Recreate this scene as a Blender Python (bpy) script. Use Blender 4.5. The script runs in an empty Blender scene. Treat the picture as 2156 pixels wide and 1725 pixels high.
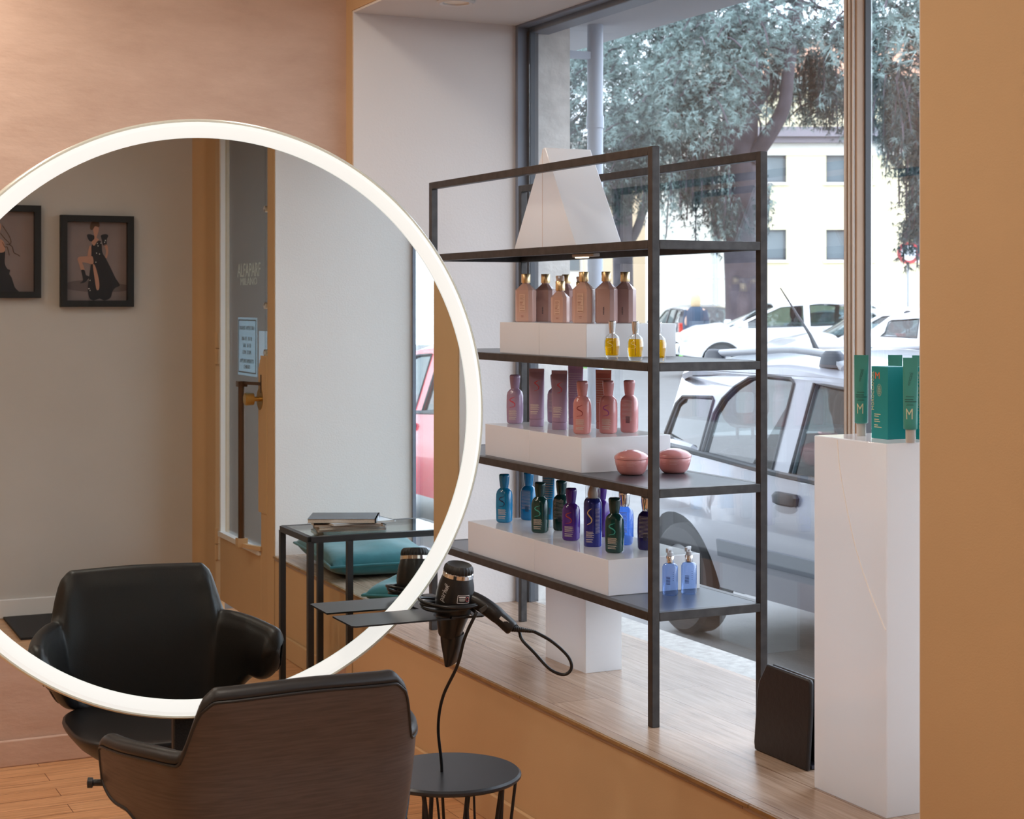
import bpy, bmesh, math, random
from math import sin, cos, pi, radians as rad
from mathutils import Vector, Matrix, geometry
random.seed(7)
S = bpy.context.scene
COL = S.collection

# ------------------------------------------------------------------ camera, sky, exposure
cam = bpy.data.cameras.new('camera'); camo = bpy.data.objects.new('camera', cam); COL.objects.link(camo)
camo.location = (0, 0, 1.65); camo.rotation_euler = (pi/2, 0, -rad(26.0))
cam.sensor_width = 36.0; cam.lens = 36.0*3522/2156; cam.shift_y = -222.5/2156
cam.clip_start = 0.05; cam.clip_end = 400
cam.dof.use_dof = True; cam.dof.focus_distance = 4.7; cam.dof.aperture_fstop = 11
S.camera = camo
W = bpy.data.worlds.new('overcast_sky'); S.world = W; W.use_nodes = True
wn = W.node_tree.nodes; wl = W.node_tree.links
bg = wn['Background']; bg.inputs['Strength'].default_value = 5.4
tc = wn.new('ShaderNodeTexCoord'); sx = wn.new('ShaderNodeSeparateXYZ'); rp = wn.new('ShaderNodeValToRGB')
wl.new(tc.outputs['Generated'], sx.inputs[0]); wl.new(sx.outputs['Z'], rp.inputs[0]); wl.new(rp.outputs[0], bg.inputs[0])
rp.color_ramp.elements[0].color = (0.84, 0.92, 1.05, 1); rp.color_ramp.elements[1].color = (0.76, 0.87, 1.06, 1)
S.view_settings.view_transform = 'Standard'; S.view_settings.look = 'None'
S.view_settings.exposure = 0.0; S.view_settings.gamma = 1.0; S.view_settings.use_curve_mapping = False
S.cycles.max_bounces = 10; S.cycles.transparent_max_bounces = 16; S.cycles.diffuse_bounces = 5
S.cycles.caustics_reflective = False; S.cycles.caustics_refractive = False
S.cycles.sample_clamp_indirect = 6.0
LAMP_COL = (1.0, 0.91, 0.79)
LAMPS = [(-1.5, 0.6, 11), (0.5, 0.9, 9), (-1.3, 3.0, 17), (0.9, 2.7, 18), (-1.2, 5.0, 20), (0.2, 5.0, 14), (0.55, 5.72, 12), (1.75, 5.0, 8)]

# ------------------------------------------------------------------ helpers
class MB:
    def __init__(s): s.v = []; s.f = []
    def add(s, v, f):
        o = len(s.v); s.v += [tuple(p) for p in v]; s.f += [tuple(i+o for i in q) for q in f]; return s
    def box(s, x0, x1, y0, y1, z0, z1):
        return s.add([(x0,y0,z0),(x1,y0,z0),(x1,y1,z0),(x0,y1,z0),(x0,y0,z1),(x1,y0,z1),(x1,y1,z1),(x0,y1,z1)],
                     [(3,2,1,0),(4,5,6,7),(0,1,5,4),(1,2,6,5),(2,3,7,6),(3,0,4,7)])
    def rings(s, R, caps=True, closed=True):
        n = len(R[0]); v = [p for r in R for p in r]; f = []
        for i in range(len(R)-1):
            for j in range(n if closed else n-1):
                k = (j+1) % n
                f.append((i*n+j, i*n+k, (i+1)*n+k, (i+1)*n+j))
        if caps:
            f.append(tuple(range(n))[::-1]); f.append(tuple((len(R)-1)*n+j for j in range(n)))
        return s.add(v, f)
    def tube(s, path, r, seg=10, caps=True, close=False):
        P = [Vector(p) for p in path]; n = len(P)
        rr = r if isinstance(r, (list, tuple)) else [r]*n
        up = None; R = []
        for i in range(n):
            if close: t = (P[(i+1) % n]-P[i-1]).normalized()
            else: t = (P[min(i+1, n-1)]-P[max(i-1, 0)]).normalized()
            if up is None:
                up = Vector((0,0,1)) if abs(t.z) < .9 else Vector((1,0,0))
            a = (up - t*up.dot(t)).normalized(); b = t.cross(a); up = a
            R.append([P[i]+a*(rr[i]*cos(2*pi*k/seg))+b*(rr[i]*sin(2*pi*k/seg)) for k in range(seg)])
        if close: R.append(R[0]); caps = False
        return s.rings(R, caps)
    def bar(s, a, b, w, h=None):
        """square bar between two points"""
        a, b = Vector(a), Vector(b); t = (b-a).normalized(); h = h or w
        up = Vector((0,0,1)) if abs(t.z) < .95 else Vector((1,0,0))
        x = t.cross(up).normalized(); y = x.cross(t)
        q = lambda c: [c+x*(sx_*w/2)+y*(sy_*h/2) for sx_, sy_ in ((-1,-1),(1,-1),(1,1),(-1,1))]
        return s.rings([q(a), q(b)])
    def lathe(s, prof, seg=32, c=(0,0,0), ax=None):
        M = Matrix.Translation(Vector(c))
        if ax is not None: M = M @ Vector(ax).to_track_quat('Z', 'Y').to_matrix().to_4x4()
        return s.rings([[M @ Vector((r*cos(2*pi*k/seg), r*sin(2*pi*k/seg), z)) for k in range(seg)] for r, z in prof], caps=prof[0] != prof[-1])
    def sup(s, prof, seg=36):
        """stacked superellipse sections: (z, rx, ry, exponent)"""
        return s.rings([[(a*se(t, e)[0], b*se(t, e)[1], z) for t in [2*pi*k/seg for k in range(seg)]] for z, a, b, e in prof])
    def prism(s, poly, d0, d1, M):
        """poly in local XY, extruded local Z d0..d1, mapped by matrix M"""
        n = len(poly)
        return s.add([M @ Vector((x, y, d0)) for x, y in poly]+[M @ Vector((x, y, d1)) for x, y in poly],
                     [tuple(range(n))[::-1], tuple(range(n, 2*n))]+[(i, (i+1) % n, n+(i+1) % n, n+i) for i in range(n)])
    def tess(s, loops, fn):
        """flat polygon with holes; fn maps (a, b) to 3D"""
        L = [[Vector((a, b, 0)) for a, b in l] for l in loops]
        v = [fn(a, b) for l in loops for a, b in l]
        return s.add(v, geometry.tessellate_polygon(L))
    def grid(s, fn, nu, nv):
        v = [fn(i/nu, j/nv) for i in range(nu+1) for j in range(nv+1)]
        return s.add(v, [(i*(nv+1)+j, (i+1)*(nv+1)+j, (i+1)*(nv+1)+j+1, i*(nv+1)+j+1) for i in range(nu) for j in range(nv)])
    def xf(s, M):
        s.v = [tuple(M @ Vector(p)) for p in s.v]; return s

def se(t, e):
    c, d = cos(t), sin(t)
    return (math.copysign(abs(c)**(2/e), c), math.copysign(abs(d)**(2/e), d))

def build(name, mb, mat, parent=None, bevel=0, ang=38, loc=None, rz=0, solid=0, sub=0):
    me = bpy.data.meshes.new(name); me.from_pydata(mb.v, [], mb.f); me.validate()
    bm = bmesh.new(); bm.from_mesh(me)
    bmesh.ops.remove_doubles(bm, verts=bm.verts, dist=1e-5)
    bmesh.ops.recalc_face_normals(bm, faces=bm.faces); bm.to_mesh(me); bm.free()
    me.polygons.foreach_set('use_smooth', [True]*len(me.polygons)); me.set_sharp_from_angle(angle=rad(ang))
    me.materials.append(mat)
    o = bpy.data.objects.new(name, me); COL.objects.link(o)
    if parent: o.parent = parent
    if loc: o.location = loc
    o.rotation_euler.z = rz
    if solid:
        m = o.modifiers.new('solid', 'SOLIDIFY'); m.thickness = solid; m.offset = -1
    if solid:
        m = o.modifiers.new('split', 'EDGE_SPLIT'); m.split_angle = rad(ang)
    if bevel:
        m = o.modifiers.new('bevel', 'BEVEL'); m.width = bevel; m.segments = 2; m.limit_method = 'ANGLE'; m.angle_limit = rad(40)
    if sub:
        m = o.modifiers.new('sub', 'SUBSURF'); m.levels = sub; m.render_levels = sub
    return o
def tag(o, label, cat, group=None, kind=None):
    o['label'] = label; o['category'] = cat
    if group: o['group'] = group
    if kind: o['kind'] = kind
    return o
def thing(name, label, cat, loc=(0,0,0), rz=0, group=None):
    o = bpy.data.objects.new(name, None); COL.objects.link(o); o.empty_display_size = .05
    o.location = loc; o.rotation_euler.z = rz
    return tag(o, label, cat, group)
def struct(name, mb, mat, **k):
    o = build(name, mb, mat, **k); o['kind'] = 'structure'; return o
def dup(r, loc, label, rz=0, group=None, mats=None):
    """copy a thing with its parts and sub-parts; mats remaps materials"""
    def sw(o):
        if mats and o.type == 'MESH' and o.data.materials and o.data.materials[0] in mats:
            new = mats[o.data.materials[0]]
            o.data = o.data.copy(); o.data.materials[0] = new
    c = r.copy(); COL.objects.link(c); c.location = loc; c.rotation_euler.z = rz; c['label'] = label; sw(c)
    if group: c['group'] = group
    for ch in r.children:
        d = ch.copy(); COL.objects.link(d); d.parent = c; sw(d)
        for g in ch.children:
            e = g.copy(); COL.objects.link(e); e.parent = d; sw(e)
    return c
def spline(pts, n=8, close=False):
    P = [Vector(p) for p in pts]; out = []; m = len(P)
    rng = range(m) if close else range(m-1)
    for i in rng:
        if close: a, b, c, d = P[i-1], P[i], P[(i+1) % m], P[(i+2) % m]
        else: a, b, c, d = P[max(i-1,0)], P[i], P[i+1], P[min(i+2,m-1)]
        for k in range(n):
            t = k/n
            out.append(0.5*((2*b)+(c-a)*t+(2*a-5*b+4*c-d)*t*t+(3*b-a-3*c+d)*t**3))
    if not close: out.append(P[-1])
    return out
def text_mb(body, size, M, depth=0.0004, sxy=(1,1), align='CENTER', spacing=1.0):
    cu = bpy.data.curves.new('t', 'FONT'); cu.body = body; cu.size = size; cu.align_x = align; cu.align_y = 'CENTER'
    cu.extrude = depth; cu.resolution_u = 2; cu.space_character = spacing
    o = bpy.data.objects.new('t', cu); COL.objects.link(o)
    dg = bpy.context.evaluated_depsgraph_get(); me = bpy.data.meshes.new_from_object(o.evaluated_get(dg))
    mb = MB().add([M @ Vector((v.co.x*sxy[0], v.co.y*sxy[1], v.co.z)) for v in me.vertices], [tuple(p.vertices) for p in me.polygons])
    bpy.data.objects.remove(o); bpy.data.curves.remove(cu); bpy.data.meshes.remove(me)
    return mb
def frame_M(o, x, y):
    """matrix with local X->x, Y->y, Z->x cross y at origin o"""
    x = Vector(x).normalized(); y = Vector(y).normalized(); z = x.cross(y)
    M = Matrix((x, y, z)).transposed().to_4x4(); M.translation = Vector(o); return M

# ------------------------------------------------------------------ materials
def new_mat(name):
    m = bpy.data.materials.new(name); m.use_nodes = True
    return m, m.node_tree.nodes, m.node_tree.links, m.node_tree.nodes['Principled BSDF']
def mat(name, col, rough=.5, metal=0, coat=0, spec=.5, trans=0, ior=1.45, var=0, vscale=8, bump=0, bscale=60, sheen=0, emit=0, alpha=1, sss=0):
    m, N, L, b = new_mat(name)
    b.inputs['Base Color'].default_value = (*col, 1); b.inputs['Roughness'].default_value = rough
    b.inputs['Metallic'].default_value = metal; b.inputs['Coat Weight'].default_value = coat; b.inputs['Coat Roughness'].default_value = .05
    b.inputs['Specular IOR Level'].default_value = spec; b.inputs['Transmission Weight'].default_value = trans; b.inputs['IOR'].default_value = ior
    b.inputs['Sheen Weight'].default_value = sheen; b.inputs['Alpha'].default_value = alpha
    if sss:
        b.inputs['Subsurface Weight'].default_value = sss; b.inputs['Subsurface Radius'].default_value = (.03, .03, .03); b.inputs['Subsurface Scale'].default_value = 1
    if emit:
        b.inputs['Emission Color'].default_value = (*col, 1); b.inputs['Emission Strength'].default_value = emit
    if var or bump:
        t = N.new('ShaderNodeTexCoord')
    if var:
        n = N.new('ShaderNodeTexNoise'); n.inputs['Scale'].default_value = vscale; n.inputs['Detail'].default_value = 6
        L.new(t.outputs['Object'], n.inputs['Vector'])
        r = N.new('ShaderNodeValToRGB'); L.new(n.outputs['Fac'], r.inputs[0]); L.new(r.outputs[0], b.inputs['Base Color'])
        r.color_ramp.elements[0].position = .3; r.color_ramp.elements[1].position = .7
        r.color_ramp.elements[0].color = (*[max(0, c*(1-var)) for c in col], 1); r.color_ramp.elements[1].color = (*[min(1, c*(1+var)) for c in col], 1)
    if bump:
        n2 = N.new('ShaderNodeTexNoise'); n2.inputs['Scale'].default_value = bscale; n2.inputs['Detail'].default_value = 5
        L.new(t.outputs['Object'], n2.inputs['Vector'])
        bp = N.new('ShaderNodeBump'); bp.inputs['Strength'].default_value = bump; bp.inputs['Distance'].default_value = .01
        L.new(n2.outputs['Fac'], bp.inputs['Height']); L.new(bp.outputs[0], b.inputs['Normal'])
    return m
def planks(name, c1, c2, seam, pw, pl, along='Y', rough=.35, grain=.35):
    """wood boards running along an axis"""
    m, N, L, b = new_mat(name)
    t = N.new('ShaderNodeTexCoord'); mp = N.new('ShaderNodeMapping'); L.new(t.outputs['Object'], mp.inputs[0])
    if along == 'Y': mp.inputs['Rotation'].default_value = (0, 0, -pi/2)
    br = N.new('ShaderNodeTexBrick'); br.offset = .37; br.inputs['Scale'].default_value = 1
    br.inputs['Brick Width'].default_value = pl; br.inputs['Row Height'].default_value = pw
    br.inputs['Mortar Size'].default_value = .0016; br.inputs['Mortar Smooth'].default_value = .2
    br.inputs['Color1'].default_value = (*c1, 1); br.inputs['Color2'].default_value = (*c2, 1); br.inputs['Mortar'].default_value = (*seam, 1)
    L.new(mp.outputs[0], br.inputs['Vector'])
    m2 = N.new('ShaderNodeMapping'); m2.inputs['Scale'].default_value = (1.6, 26, 1); L.new(mp.outputs[0], m2.inputs[0])
    n = N.new('ShaderNodeTexNoise'); n.inputs['Scale'].default_value = 2.2; n.inputs['Detail'].default_value = 8; n.inputs['Distortion'].default_value = 1.2
    L.new(m2.outputs[0], n.inputs['Vector'])
    r = N.new('ShaderNodeValToRGB'); L.new(n.outputs['Fac'], r.inputs[0])
    r.color_ramp.elements[0].position = .3; r.color_ramp.elements[0].color = (1-grain, 1-grain*1.15, 1-grain*1.3, 1)
    r.color_ramp.elements[1].position = .65; r.color_ramp.elements[1].color = (1, 1, 1, 1)
    mx = N.new('ShaderNodeMix'); mx.data_type = 'RGBA'; mx.blend_type = 'MULTIPLY'; mx.inputs[0].default_value = 1
    L.new(br.outputs['Color'], mx.inputs[6]); L.new(r.outputs[0], mx.inputs[7]); L.new(mx.outputs[2], b.inputs['Base Color'])
    b.inputs['Roughness'].default_value = rough
    bp = N.new('ShaderNodeBump'); bp.inputs['Strength'].default_value = .12; bp.inputs['Distance'].default_value = .003
    L.new(n.outputs['Fac'], bp.inputs['Height']); L.new(bp.outputs[0], b.inputs['Normal'])
    return m
def veneer(name, c1, c2, rough=.45):
    m, N, L, b = new_mat(name)
    t = N.new('ShaderNodeTexCoord'); mp = N.new('ShaderNodeMapping'); mp.inputs['Scale'].default_value = (5, 5, 90); L.new(t.outputs['Object'], mp.inputs[0])
    n = N.new('ShaderNodeTexNoise'); n.inputs['Scale'].default_value = 2.5; n.inputs['Detail'].default_value = 9; n.inputs['Distortion'].default_value = .6
    L.new(mp.outputs[0], n.inputs['Vector']); r = N.new('ShaderNodeValToRGB'); L.new(n.outputs['Fac'], r.inputs[0])
    r.color_ramp.elements[0].position = .35; r.color_ramp.elements[0].color = (*c1, 1); r.color_ramp.elements[1].position = .65; r.color_ramp.elements[1].color = (*c2, 1)
    L.new(r.outputs[0], b.inputs['Base Color']); b.inputs['Roughness'].default_value = rough
    return m
def plaster(name, c1, c2, bump=.25):
    m, N, L, b = new_mat(name)
    t = N.new('ShaderNodeTexCoord'); mp = N.new('ShaderNodeMapping'); mp.inputs['Scale'].default_value = (1, 1, 2.6); L.new(t.outputs['Object'], mp.inputs[0])
    n = N.new('ShaderNodeTexNoise'); n.inputs['Scale'].default_value = 3.6; n.inputs['Detail'].default_value = 12; n.inputs['Roughness'].default_value = .70; n.inputs['Distortion'].default_value = .25
    L.new(mp.outputs[0], n.inputs['Vector']); r = N.new('ShaderNodeValToRGB'); L.new(n.outputs['Fac'], r.inputs[0])
    r.color_ramp.elements[0].position = .33; r.color_ramp.elements[0].color = (*c1, 1); r.color_ramp.elements[1].position = .66; r.color_ramp.elements[1].color = (*c2, 1)
    L.new(r.outputs[0], b.inputs['Base Color']); b.inputs['Roughness'].default_value = .75
    n2 = N.new('ShaderNodeTexNoise'); n2.inputs['Scale'].default_value = 7; n2.inputs['Detail'].default_value = 8; L.new(mp.outputs[0], n2.inputs['Vector'])
    bp = N.new('ShaderNodeBump'); bp.inputs['Strength'].default_value = bump; bp.inputs['Distance'].default_value = .02
    L.new(n2.outputs['Fac'], bp.inputs['Height']); L.new(bp.outputs[0], b.inputs['Normal'])
    return m
def pane(name, tint=(.97, .985, .98), f0=.045, rough=0.0):
    """clear sheet glass: straight-through light plus a Fresnel-weighted reflection"""
    m, N, L, b = new_mat(name); N.remove(b)
    out = N['Material Output']; tr = N.new('ShaderNodeBsdfTransparent'); tr.inputs[0].default_value = (*tint, 1)
    gl = N.new('ShaderNodeBsdfGlossy'); gl.inputs['Roughness'].default_value = rough
    lw = N.new('ShaderNodeLayerWeight'); lw.inputs['Blend'].default_value = .5
    p = N.new('ShaderNodeMath'); p.operation = 'POWER'; p.inputs[1].default_value = 4.5; L.new(lw.outputs['Facing'], p.inputs[0])
    a = N.new('ShaderNodeMath'); a.operation = 'MULTIPLY_ADD'; a.inputs[1].default_value = .9; a.inputs[2].default_value = f0; L.new(p.outputs[0], a.inputs[0])
    mx = N.new('ShaderNodeMixShader'); L.new(a.outputs[0], mx.inputs[0]); L.new(tr.outputs[0], mx.inputs[1]); L.new(gl.outputs[0], mx.inputs[2]); L.new(mx.outputs[0], out.inputs[0])
    return m

OCHRE = mat('ochre_paint', (.58, .39, .215), .8, var=.03, vscale=3, bump=.05, bscale=250)
GREIGE = mat('greige_paint', (.56, .53, .49), .85, var=.03, vscale=2, bump=.05, bscale=250)
WHITE = mat('white_wall_paint', (.74, .70, .68), .8, var=.02, vscale=2, bump=.08, bscale=120)
PINK = plaster('pink_plaster', (.52, .355, .275), (.60, .425, .335), .18)
CEIL = mat('ceiling_paint', (.75, .72, .69), .9)
FLOORM = planks('orange_wood_boards', (.66, .35, .17), (.72, .41, .21), (.22, .09, .035), .10, 1.1, along='X', rough=.38, grain=.34)
OAK = planks('pale_oak_boards', (.52, .385, .29), (.44, .32, .24), (.24, .14, .085), .178, 1.7, along='Y', rough=.25, grain=.34)
EDGE = mat('wood_edge', (.30, .17, .065), .5, var=.2, vscale=20)
STEEL = mat('raw_dark_steel', (.055, .05, .048), .42, metal=.55, var=.25, vscale=30)
SHEET = mat('dark_steel_sheet', (.060, .062, .075), .28, metal=.4, var=.1, vscale=6)
ACRYL = mat('white_acrylic', (.86, .85, .85), .10, coat=1.0, spec=.45)
def translucent(m, col, fac):
    N, L = m.node_tree.nodes, m.node_tree.links; b = N['Principled BSDF']
    tr = N.new('ShaderNodeBsdfTranslucent'); tr.inputs[0].default_value = (*col, 1)
    mx = N.new('ShaderNodeMixShader'); mx.inputs[0].default_value = fac
    L.new(b.outputs[0], mx.inputs[1]); L.new(tr.outputs[0], mx.inputs[2]); L.new(mx.outputs[0], N['Material Output'].inputs[0])
    return m
translucent(ACRYL, (.95, .94, .94), .42)
SEAM = mat('acrylic_seam', (.66, .50, .40), .4)
GREYF = mat('grey_blue_frame_paint', (.20, .23, .29), .45, var=.06)
DARKF = mat('dark_grey_frame', (.075, .08, .09), .5)
BEIGEF = mat('beige_frame_paint', (.52, .36, .25), .5, var=.05)
WHITEF = mat('white_frame_paint', (.75, .72, .68), .45)
STONE = mat('weathered_stone', (.64, .61, .575), .85, var=.16, vscale=14, bump=.3, bscale=40)
GLASS = pane('window_glass', f0=.07); DGLASS = pane('door_glass', (.86, .90, .92), .06)
BLACKM = mat('black_powder_coat', (.018, .018, .02), .42)
BLACKP = mat('black_plastic', (.014, .013, .013), .32)
LEATHER = mat('black_leather', (.016, .014, .013), .42, spec=.5, bump=.06, bscale=350)
VENEER = veneer('dark_brown_veneer', (.060, .040, .032), (.088, .060, .048))
CHROME = mat('chrome', (.80, .79, .78), .08, metal=1)
BRASS = mat('brass', (.55, .36, .12), .3, metal=1)
BRONZE = mat('brown_bronze', (.12, .075, .05), .32, metal=.8)
GOLD = mat('gold_cap', (.82, .63, .36), .28, metal=1)


# ------------------------------------------------------------------ room shell  (X = towards the street, Y = along the shop front)
NI, NW, ZB = 2.28, 2.98, .447          # room face of the front wall, window plane, bench height
N2, NW2 = 2.397, 3.10                   # same for the second alcove
ROOM_L, U0, U1, ZC = -3.2, -1.05, 6.15, 3.15
struct('floor', MB().box(ROOM_L, 3.2, U0-.1, U1+.1, -.1, 0), FLOORM)
struct('ceiling', MB().box(ROOM_L, 2.28, U0-.1, U1+.1, ZC, ZC+.12), CEIL)
struct('wall_back', MB().box(ROOM_L, NI, U1, U1+.15, 0, ZC), PINK)
struct('wall_left', MB().box(ROOM_L-.15, ROOM_L, U0, U1, 0, ZC), OCHRE)
# picture wall behind the camera with a softly rounded corner to the door side
struct('wall_rear', MB().box(ROOM_L-.3, 2.335, U0-.15, U0, 0, ZC), GREIGE)
cor = [(2.335, U0)] + [(2.335+.065*sin(a), U0+.065-.065*cos(a)) for a in [pi/2*k/6 for k in range(1, 7)]] + [(2.40, -.80), (2.45, -.80), (2.45, U0-.15), (2.335, U0-.15)]
struct('wall_corner', MB().prism(cor, 0, ZC, Matrix.Identity(4)), OCHRE)
wr = MB()
wr.prism([(NI, 2.745), (3.20, 2.745), (3.20, 2.312), (2.358, 2.306)], 0, ZC, Matrix.Identity(4))   # pillar between the alcoves
wq = MB(); wq.box(N2, 3.112, .19, .30, 0, ZC)                                      # pillar beside the door
wr.box(NI, 3.2, 6.09, U1+.15, 0, ZC)                                  # far pillar
wr.box(NI, 3.06, 2.745, 6.09, 2.785, ZC); wq.box(N2, 3.2, .30, 2.33, 2.785, ZC); wq.box(N2, 3.0, -.80, .19, 2.62, ZC)   # lintels
struct('wall_right', wr, OCHRE); struct('wall_right_rear', wq, OCHRE)
struct('wall_alcove', MB().box(NI+.004, NW, 6.078, 6.091, ZB, 2.776).box(NI+.004, 3.0, 2.742, 2.752, ZB, 2.776), WHITE)
struct('wall_alcove_rear', MB().box(N2+.004, NW2, .299, .309, ZB, 2.776).box(N2+.004, NW2, 2.322, 2.332, ZB, 2.776), WHITE)
struct('ceiling_alcove', MB().box(NI+.004, NW+.02, 2.745, 6.09, 2.776, 2.79), CEIL); struct('ceiling_alcove_rear', MB().box(N2+.004, NW2, .30, 2.33, 2.776, 2.79), CEIL)
# boarded benches in the alcoves
def bench(name, n0, n1, u0, u1):
    r = struct(name, MB().box(n0, n1, u0, u1, ZB-.022, ZB), OAK)
    k = MB(); u = u0
    while u < u1-.02:
        e = min(u+.62, u1); k.box(n0-.008, n0, u+.0015, e-.0015, ZB-.010, ZB-.001); u = e
    build('edge_strip', k, EDGE, r)
    build('riser', MB().box(n0+.004, n0+.03, u0, u1, 0, ZB-.022), OCHRE, r)
    return r
bench('window_bench', NI, NW+.03, 2.745, 6.085)
RB = bench('window_bench', N2, NW2+.03, .305, 2.33)
bb = MB()
bb.box(NI-.010, NI+.004, 2.5, 6.14, 0, .092)
struct('baseboard_right', bb, OCHRE, bevel=.004)
struct('baseboard_back', MB().box(ROOM_L, NI-.012, U1-.016, U1, 0, .095), PINK, bevel=.005)
struct('baseboard_rear', MB().box(ROOM_L, 2.27, U0, U0+.016, 0, .10), WHITEF, bevel=.005)
struct('baseboard_alcove', MB().box(N2-.012, N2+.004, .31, 2.33, 0, .10), OCHRE, bevel=.004)

# shop window
w1 = struct('window_1', MB().box(NW, 3.06, 6.055, 6.085, ZB, 2.78), GREYF)
build('glazing_bead', MB().box(3.02, 3.06, 6.03, 6.055, ZB, 2.75), DARKF, w1)
build('head_rail', MB().box(NW, 3.03, 2.75, 6.055, 2.766, 2.80).box(3.03, 3.12, 2.75, 6.055, 2.745, 2.785), GREYF, w1, bevel=.004)
build('sill_rail', MB().box(NW+.03, 3.05, 2.75, 6.055, ZB-.03, ZB-.001), OAK, w1)
mu = MB().box(NW-.01, 3.017, 3.852, 3.912, ZB+.006, 2.77)
build('mullion', mu, BEIGEF, w1, bevel=.003)
mr = MB()
for u in (3.896, 3.878, 3.861): mr.box(NW-.018, NW-.01, u-.004, u+.004, ZB+.006, 2.765)
build('mullion_edge', MB().box(NW+.018, 3.017, 3.846, 3.852, ZB+.006, 2.77), DARKF, w1)
build('mullion_bead', mr, WHITEF, w1, bevel=.003)
build('jamb', MB().box(NW, 3.05, 2.745, 2.79, ZB, 2.74), BEIGEF, w1)
build('pane', MB().box(3.018, 3.024, 3.85, 6.03, ZB-.01, 2.77), GLASS, w1)
build('pane', MB().box(3.018, 3.024, 2.76, 3.848, ZB-.01, 2.77), GLASS, w1)
w2 = struct('window_2', MB().box(NW2-.002, NW2+.014, .305, .327, ZB, 2.76).box(NW2-.01, NW2+.05, 2.30, 2.325, ZB, 2.76), GREYF)
build('rail', MB().box(NW2-.01, NW2+.05, .327, 2.30, 2.72, 2.78).box(NW2+.02, NW2+.05, .327, 2.30, ZB-.02, ZB+.006), GREYF, w2)
build('pane', MB().box(NW2+.018, NW2+.024, .325, 2.305, ZB, 2.74), GLASS, w2)

# entrance door seen in the mirror
DN = 2.42
d1 = struct('door_1', MB().box(DN, DN+.045, -.76, .0, .06, .415).box(DN, DN+.045, .0, .112, .06, 1.385).box(DN, DN+.045, -.78, -.755, .06, 2.60), OCHRE, bevel=.004)
build('glass', MB().box(DN+.018, DN+.026, -.757, 0, .41, 2.60).box(DN+.018, DN+.026, 0, .118, 1.385, 2.60), DGLASS, d1)
build('glazing_ledge', MB().box(DN-.014, DN+.02, -.775, -.002, .405, .432), WHITEF, d1)
build('glazing_bead', MB().box(DN-.006, DN+.02, -.772, -.748, .43, 2.60), WHITEF, d1)
build('lock_plate', MB().prism([(-.028, .62), (.112, .62), (.112, 1.395), (.008, 1.395), (.008, 1.375), (-.004, 1.375), (-.004, 1.355), (-.016, 1.355), (-.016, 1.335), (-.028, 1.335)], 0, .005, frame_M((DN-.0055, 0, 0), (0, 1, 0), (0, 0, 1))), OCHRE, d1)
bar = build('pull_bar', MB().tube([(DN-.055, -.155, .47), (DN-.055, -.155, 1.235)], .018, 16), BRONZE, d1)
build('bracket', MB().bar((DN-.055, -.155, 1.235), (DN-.055, -.155, 1.262), .046).bar((DN-.055, -.155, 1.255), (DN-.0, .02, 1.255), .016).bar((DN, .02, 1.21), (DN, .02, 1.30), .016), BRONZE, bar)
build('bracket', MB().bar((DN-.055, -.155, .432), (DN-.055, -.155, .475), .05).bar((DN-.055, -.155, .44), (DN-.0, .02, .44), .02), OCHRE, bar)
kn = build('knob', MB().lathe([(0,0),(.012,0),(.012,.035),(.03,.036),(.032,.075),(.026,.08),(0,.08)], 20, (DN-.004, -.0, 1.18), (-1, 0, 0)), BRASS, d1)
build('escutcheon', MB().lathe([(0,0),(.055,0),(.055,.006),(0,.007)], 24, (DN-.001, .0, 1.18), (-1, 0, 0)), BRASS, kn)
for z in (2.116, 1.641, 1.41):
    build('glass_clip', MB().lathe([(0,0),(.017,0),(.017,.014),(.008,.018),(0,.018)], 18, (DN+.018, .045, z), (-1, 0, 0)), CHROME, d1)
for z in (1.41, .36): build('hinge', MB().tube([(DN-.012, -.80, z-.085), (DN-.012, -.80, z-.003)], .013, 12).tube([(DN-.012, -.80, z+.003), (DN-.012, -.80, z+.085)], .013, 12), OCHRE, d1)
LETTER = translucent(mat('pale_window_lettering', (.75, .74, .64), .7), (.85,.84,.72), .5)
Md = lambda u, z: frame_M((DN+.028, u, z), (0, 1, 0), (0, 0, 1))
build('lettering', text_mb('ALFAPARF', .100, Md(-.320, 1.820), sxy=(.95, 1.0)), LETTER, d1)
build('lettering', text_mb('MILANO', .054, Md(-.322, 1.763), sxy=(1.55, 1.0)), LETTER, d1)
PAPER = translucent(mat('blueish_paper', (.62, .76, .82), .8), (.75,.90,.96), .6); INK = mat('ink', (.10, .14, .14), .7)
sg = tag(build('opening_hours_sign', MB().box(DN+.0265, DN+.029, -.520, -.165, 1.280, 1.580), PAPER), 'pale blue opening hours notice stuck to the glass of the entrance door', 'sign')
sb = MB()
for z in (1.297, 1.566): sb.box(DN+.0245, DN+.0262, -.503, -.182, z-.003, z+.003)
for u in (-.503, -.182): sb.box(DN+.0245, DN+.0262, u-.003, u+.003, 1.297, 1.566)
build('border', sb, INK, sg)
for i, (tx, z) in enumerate((('ORARIO APERTURA', 1.525), ('MA-VE  10-18', 1.47), ('SAB  10-18', 1.435), ('LUN  DOM', 1.40), ('APPUNTAMENTO', 1.355), ('CHIUSO', 1.325))):
    t = text_mb(tx, .030, frame_M((DN+.0240, -.343, z), (0, 1, 0), (0, 0, 1)), sxy=(1.08, 1)); build('lettering', t, INK, sg)
tag(build('paper_note', MB().box(DN+.0265, DN+.0285, -.13, .012, 1.22, 1.515), translucent(mat('white_paper', (.80, .86, .90), .8), (.85,.95,1), .6)), 'small plain paper on the door glass beside the lock', 'paper')

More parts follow.
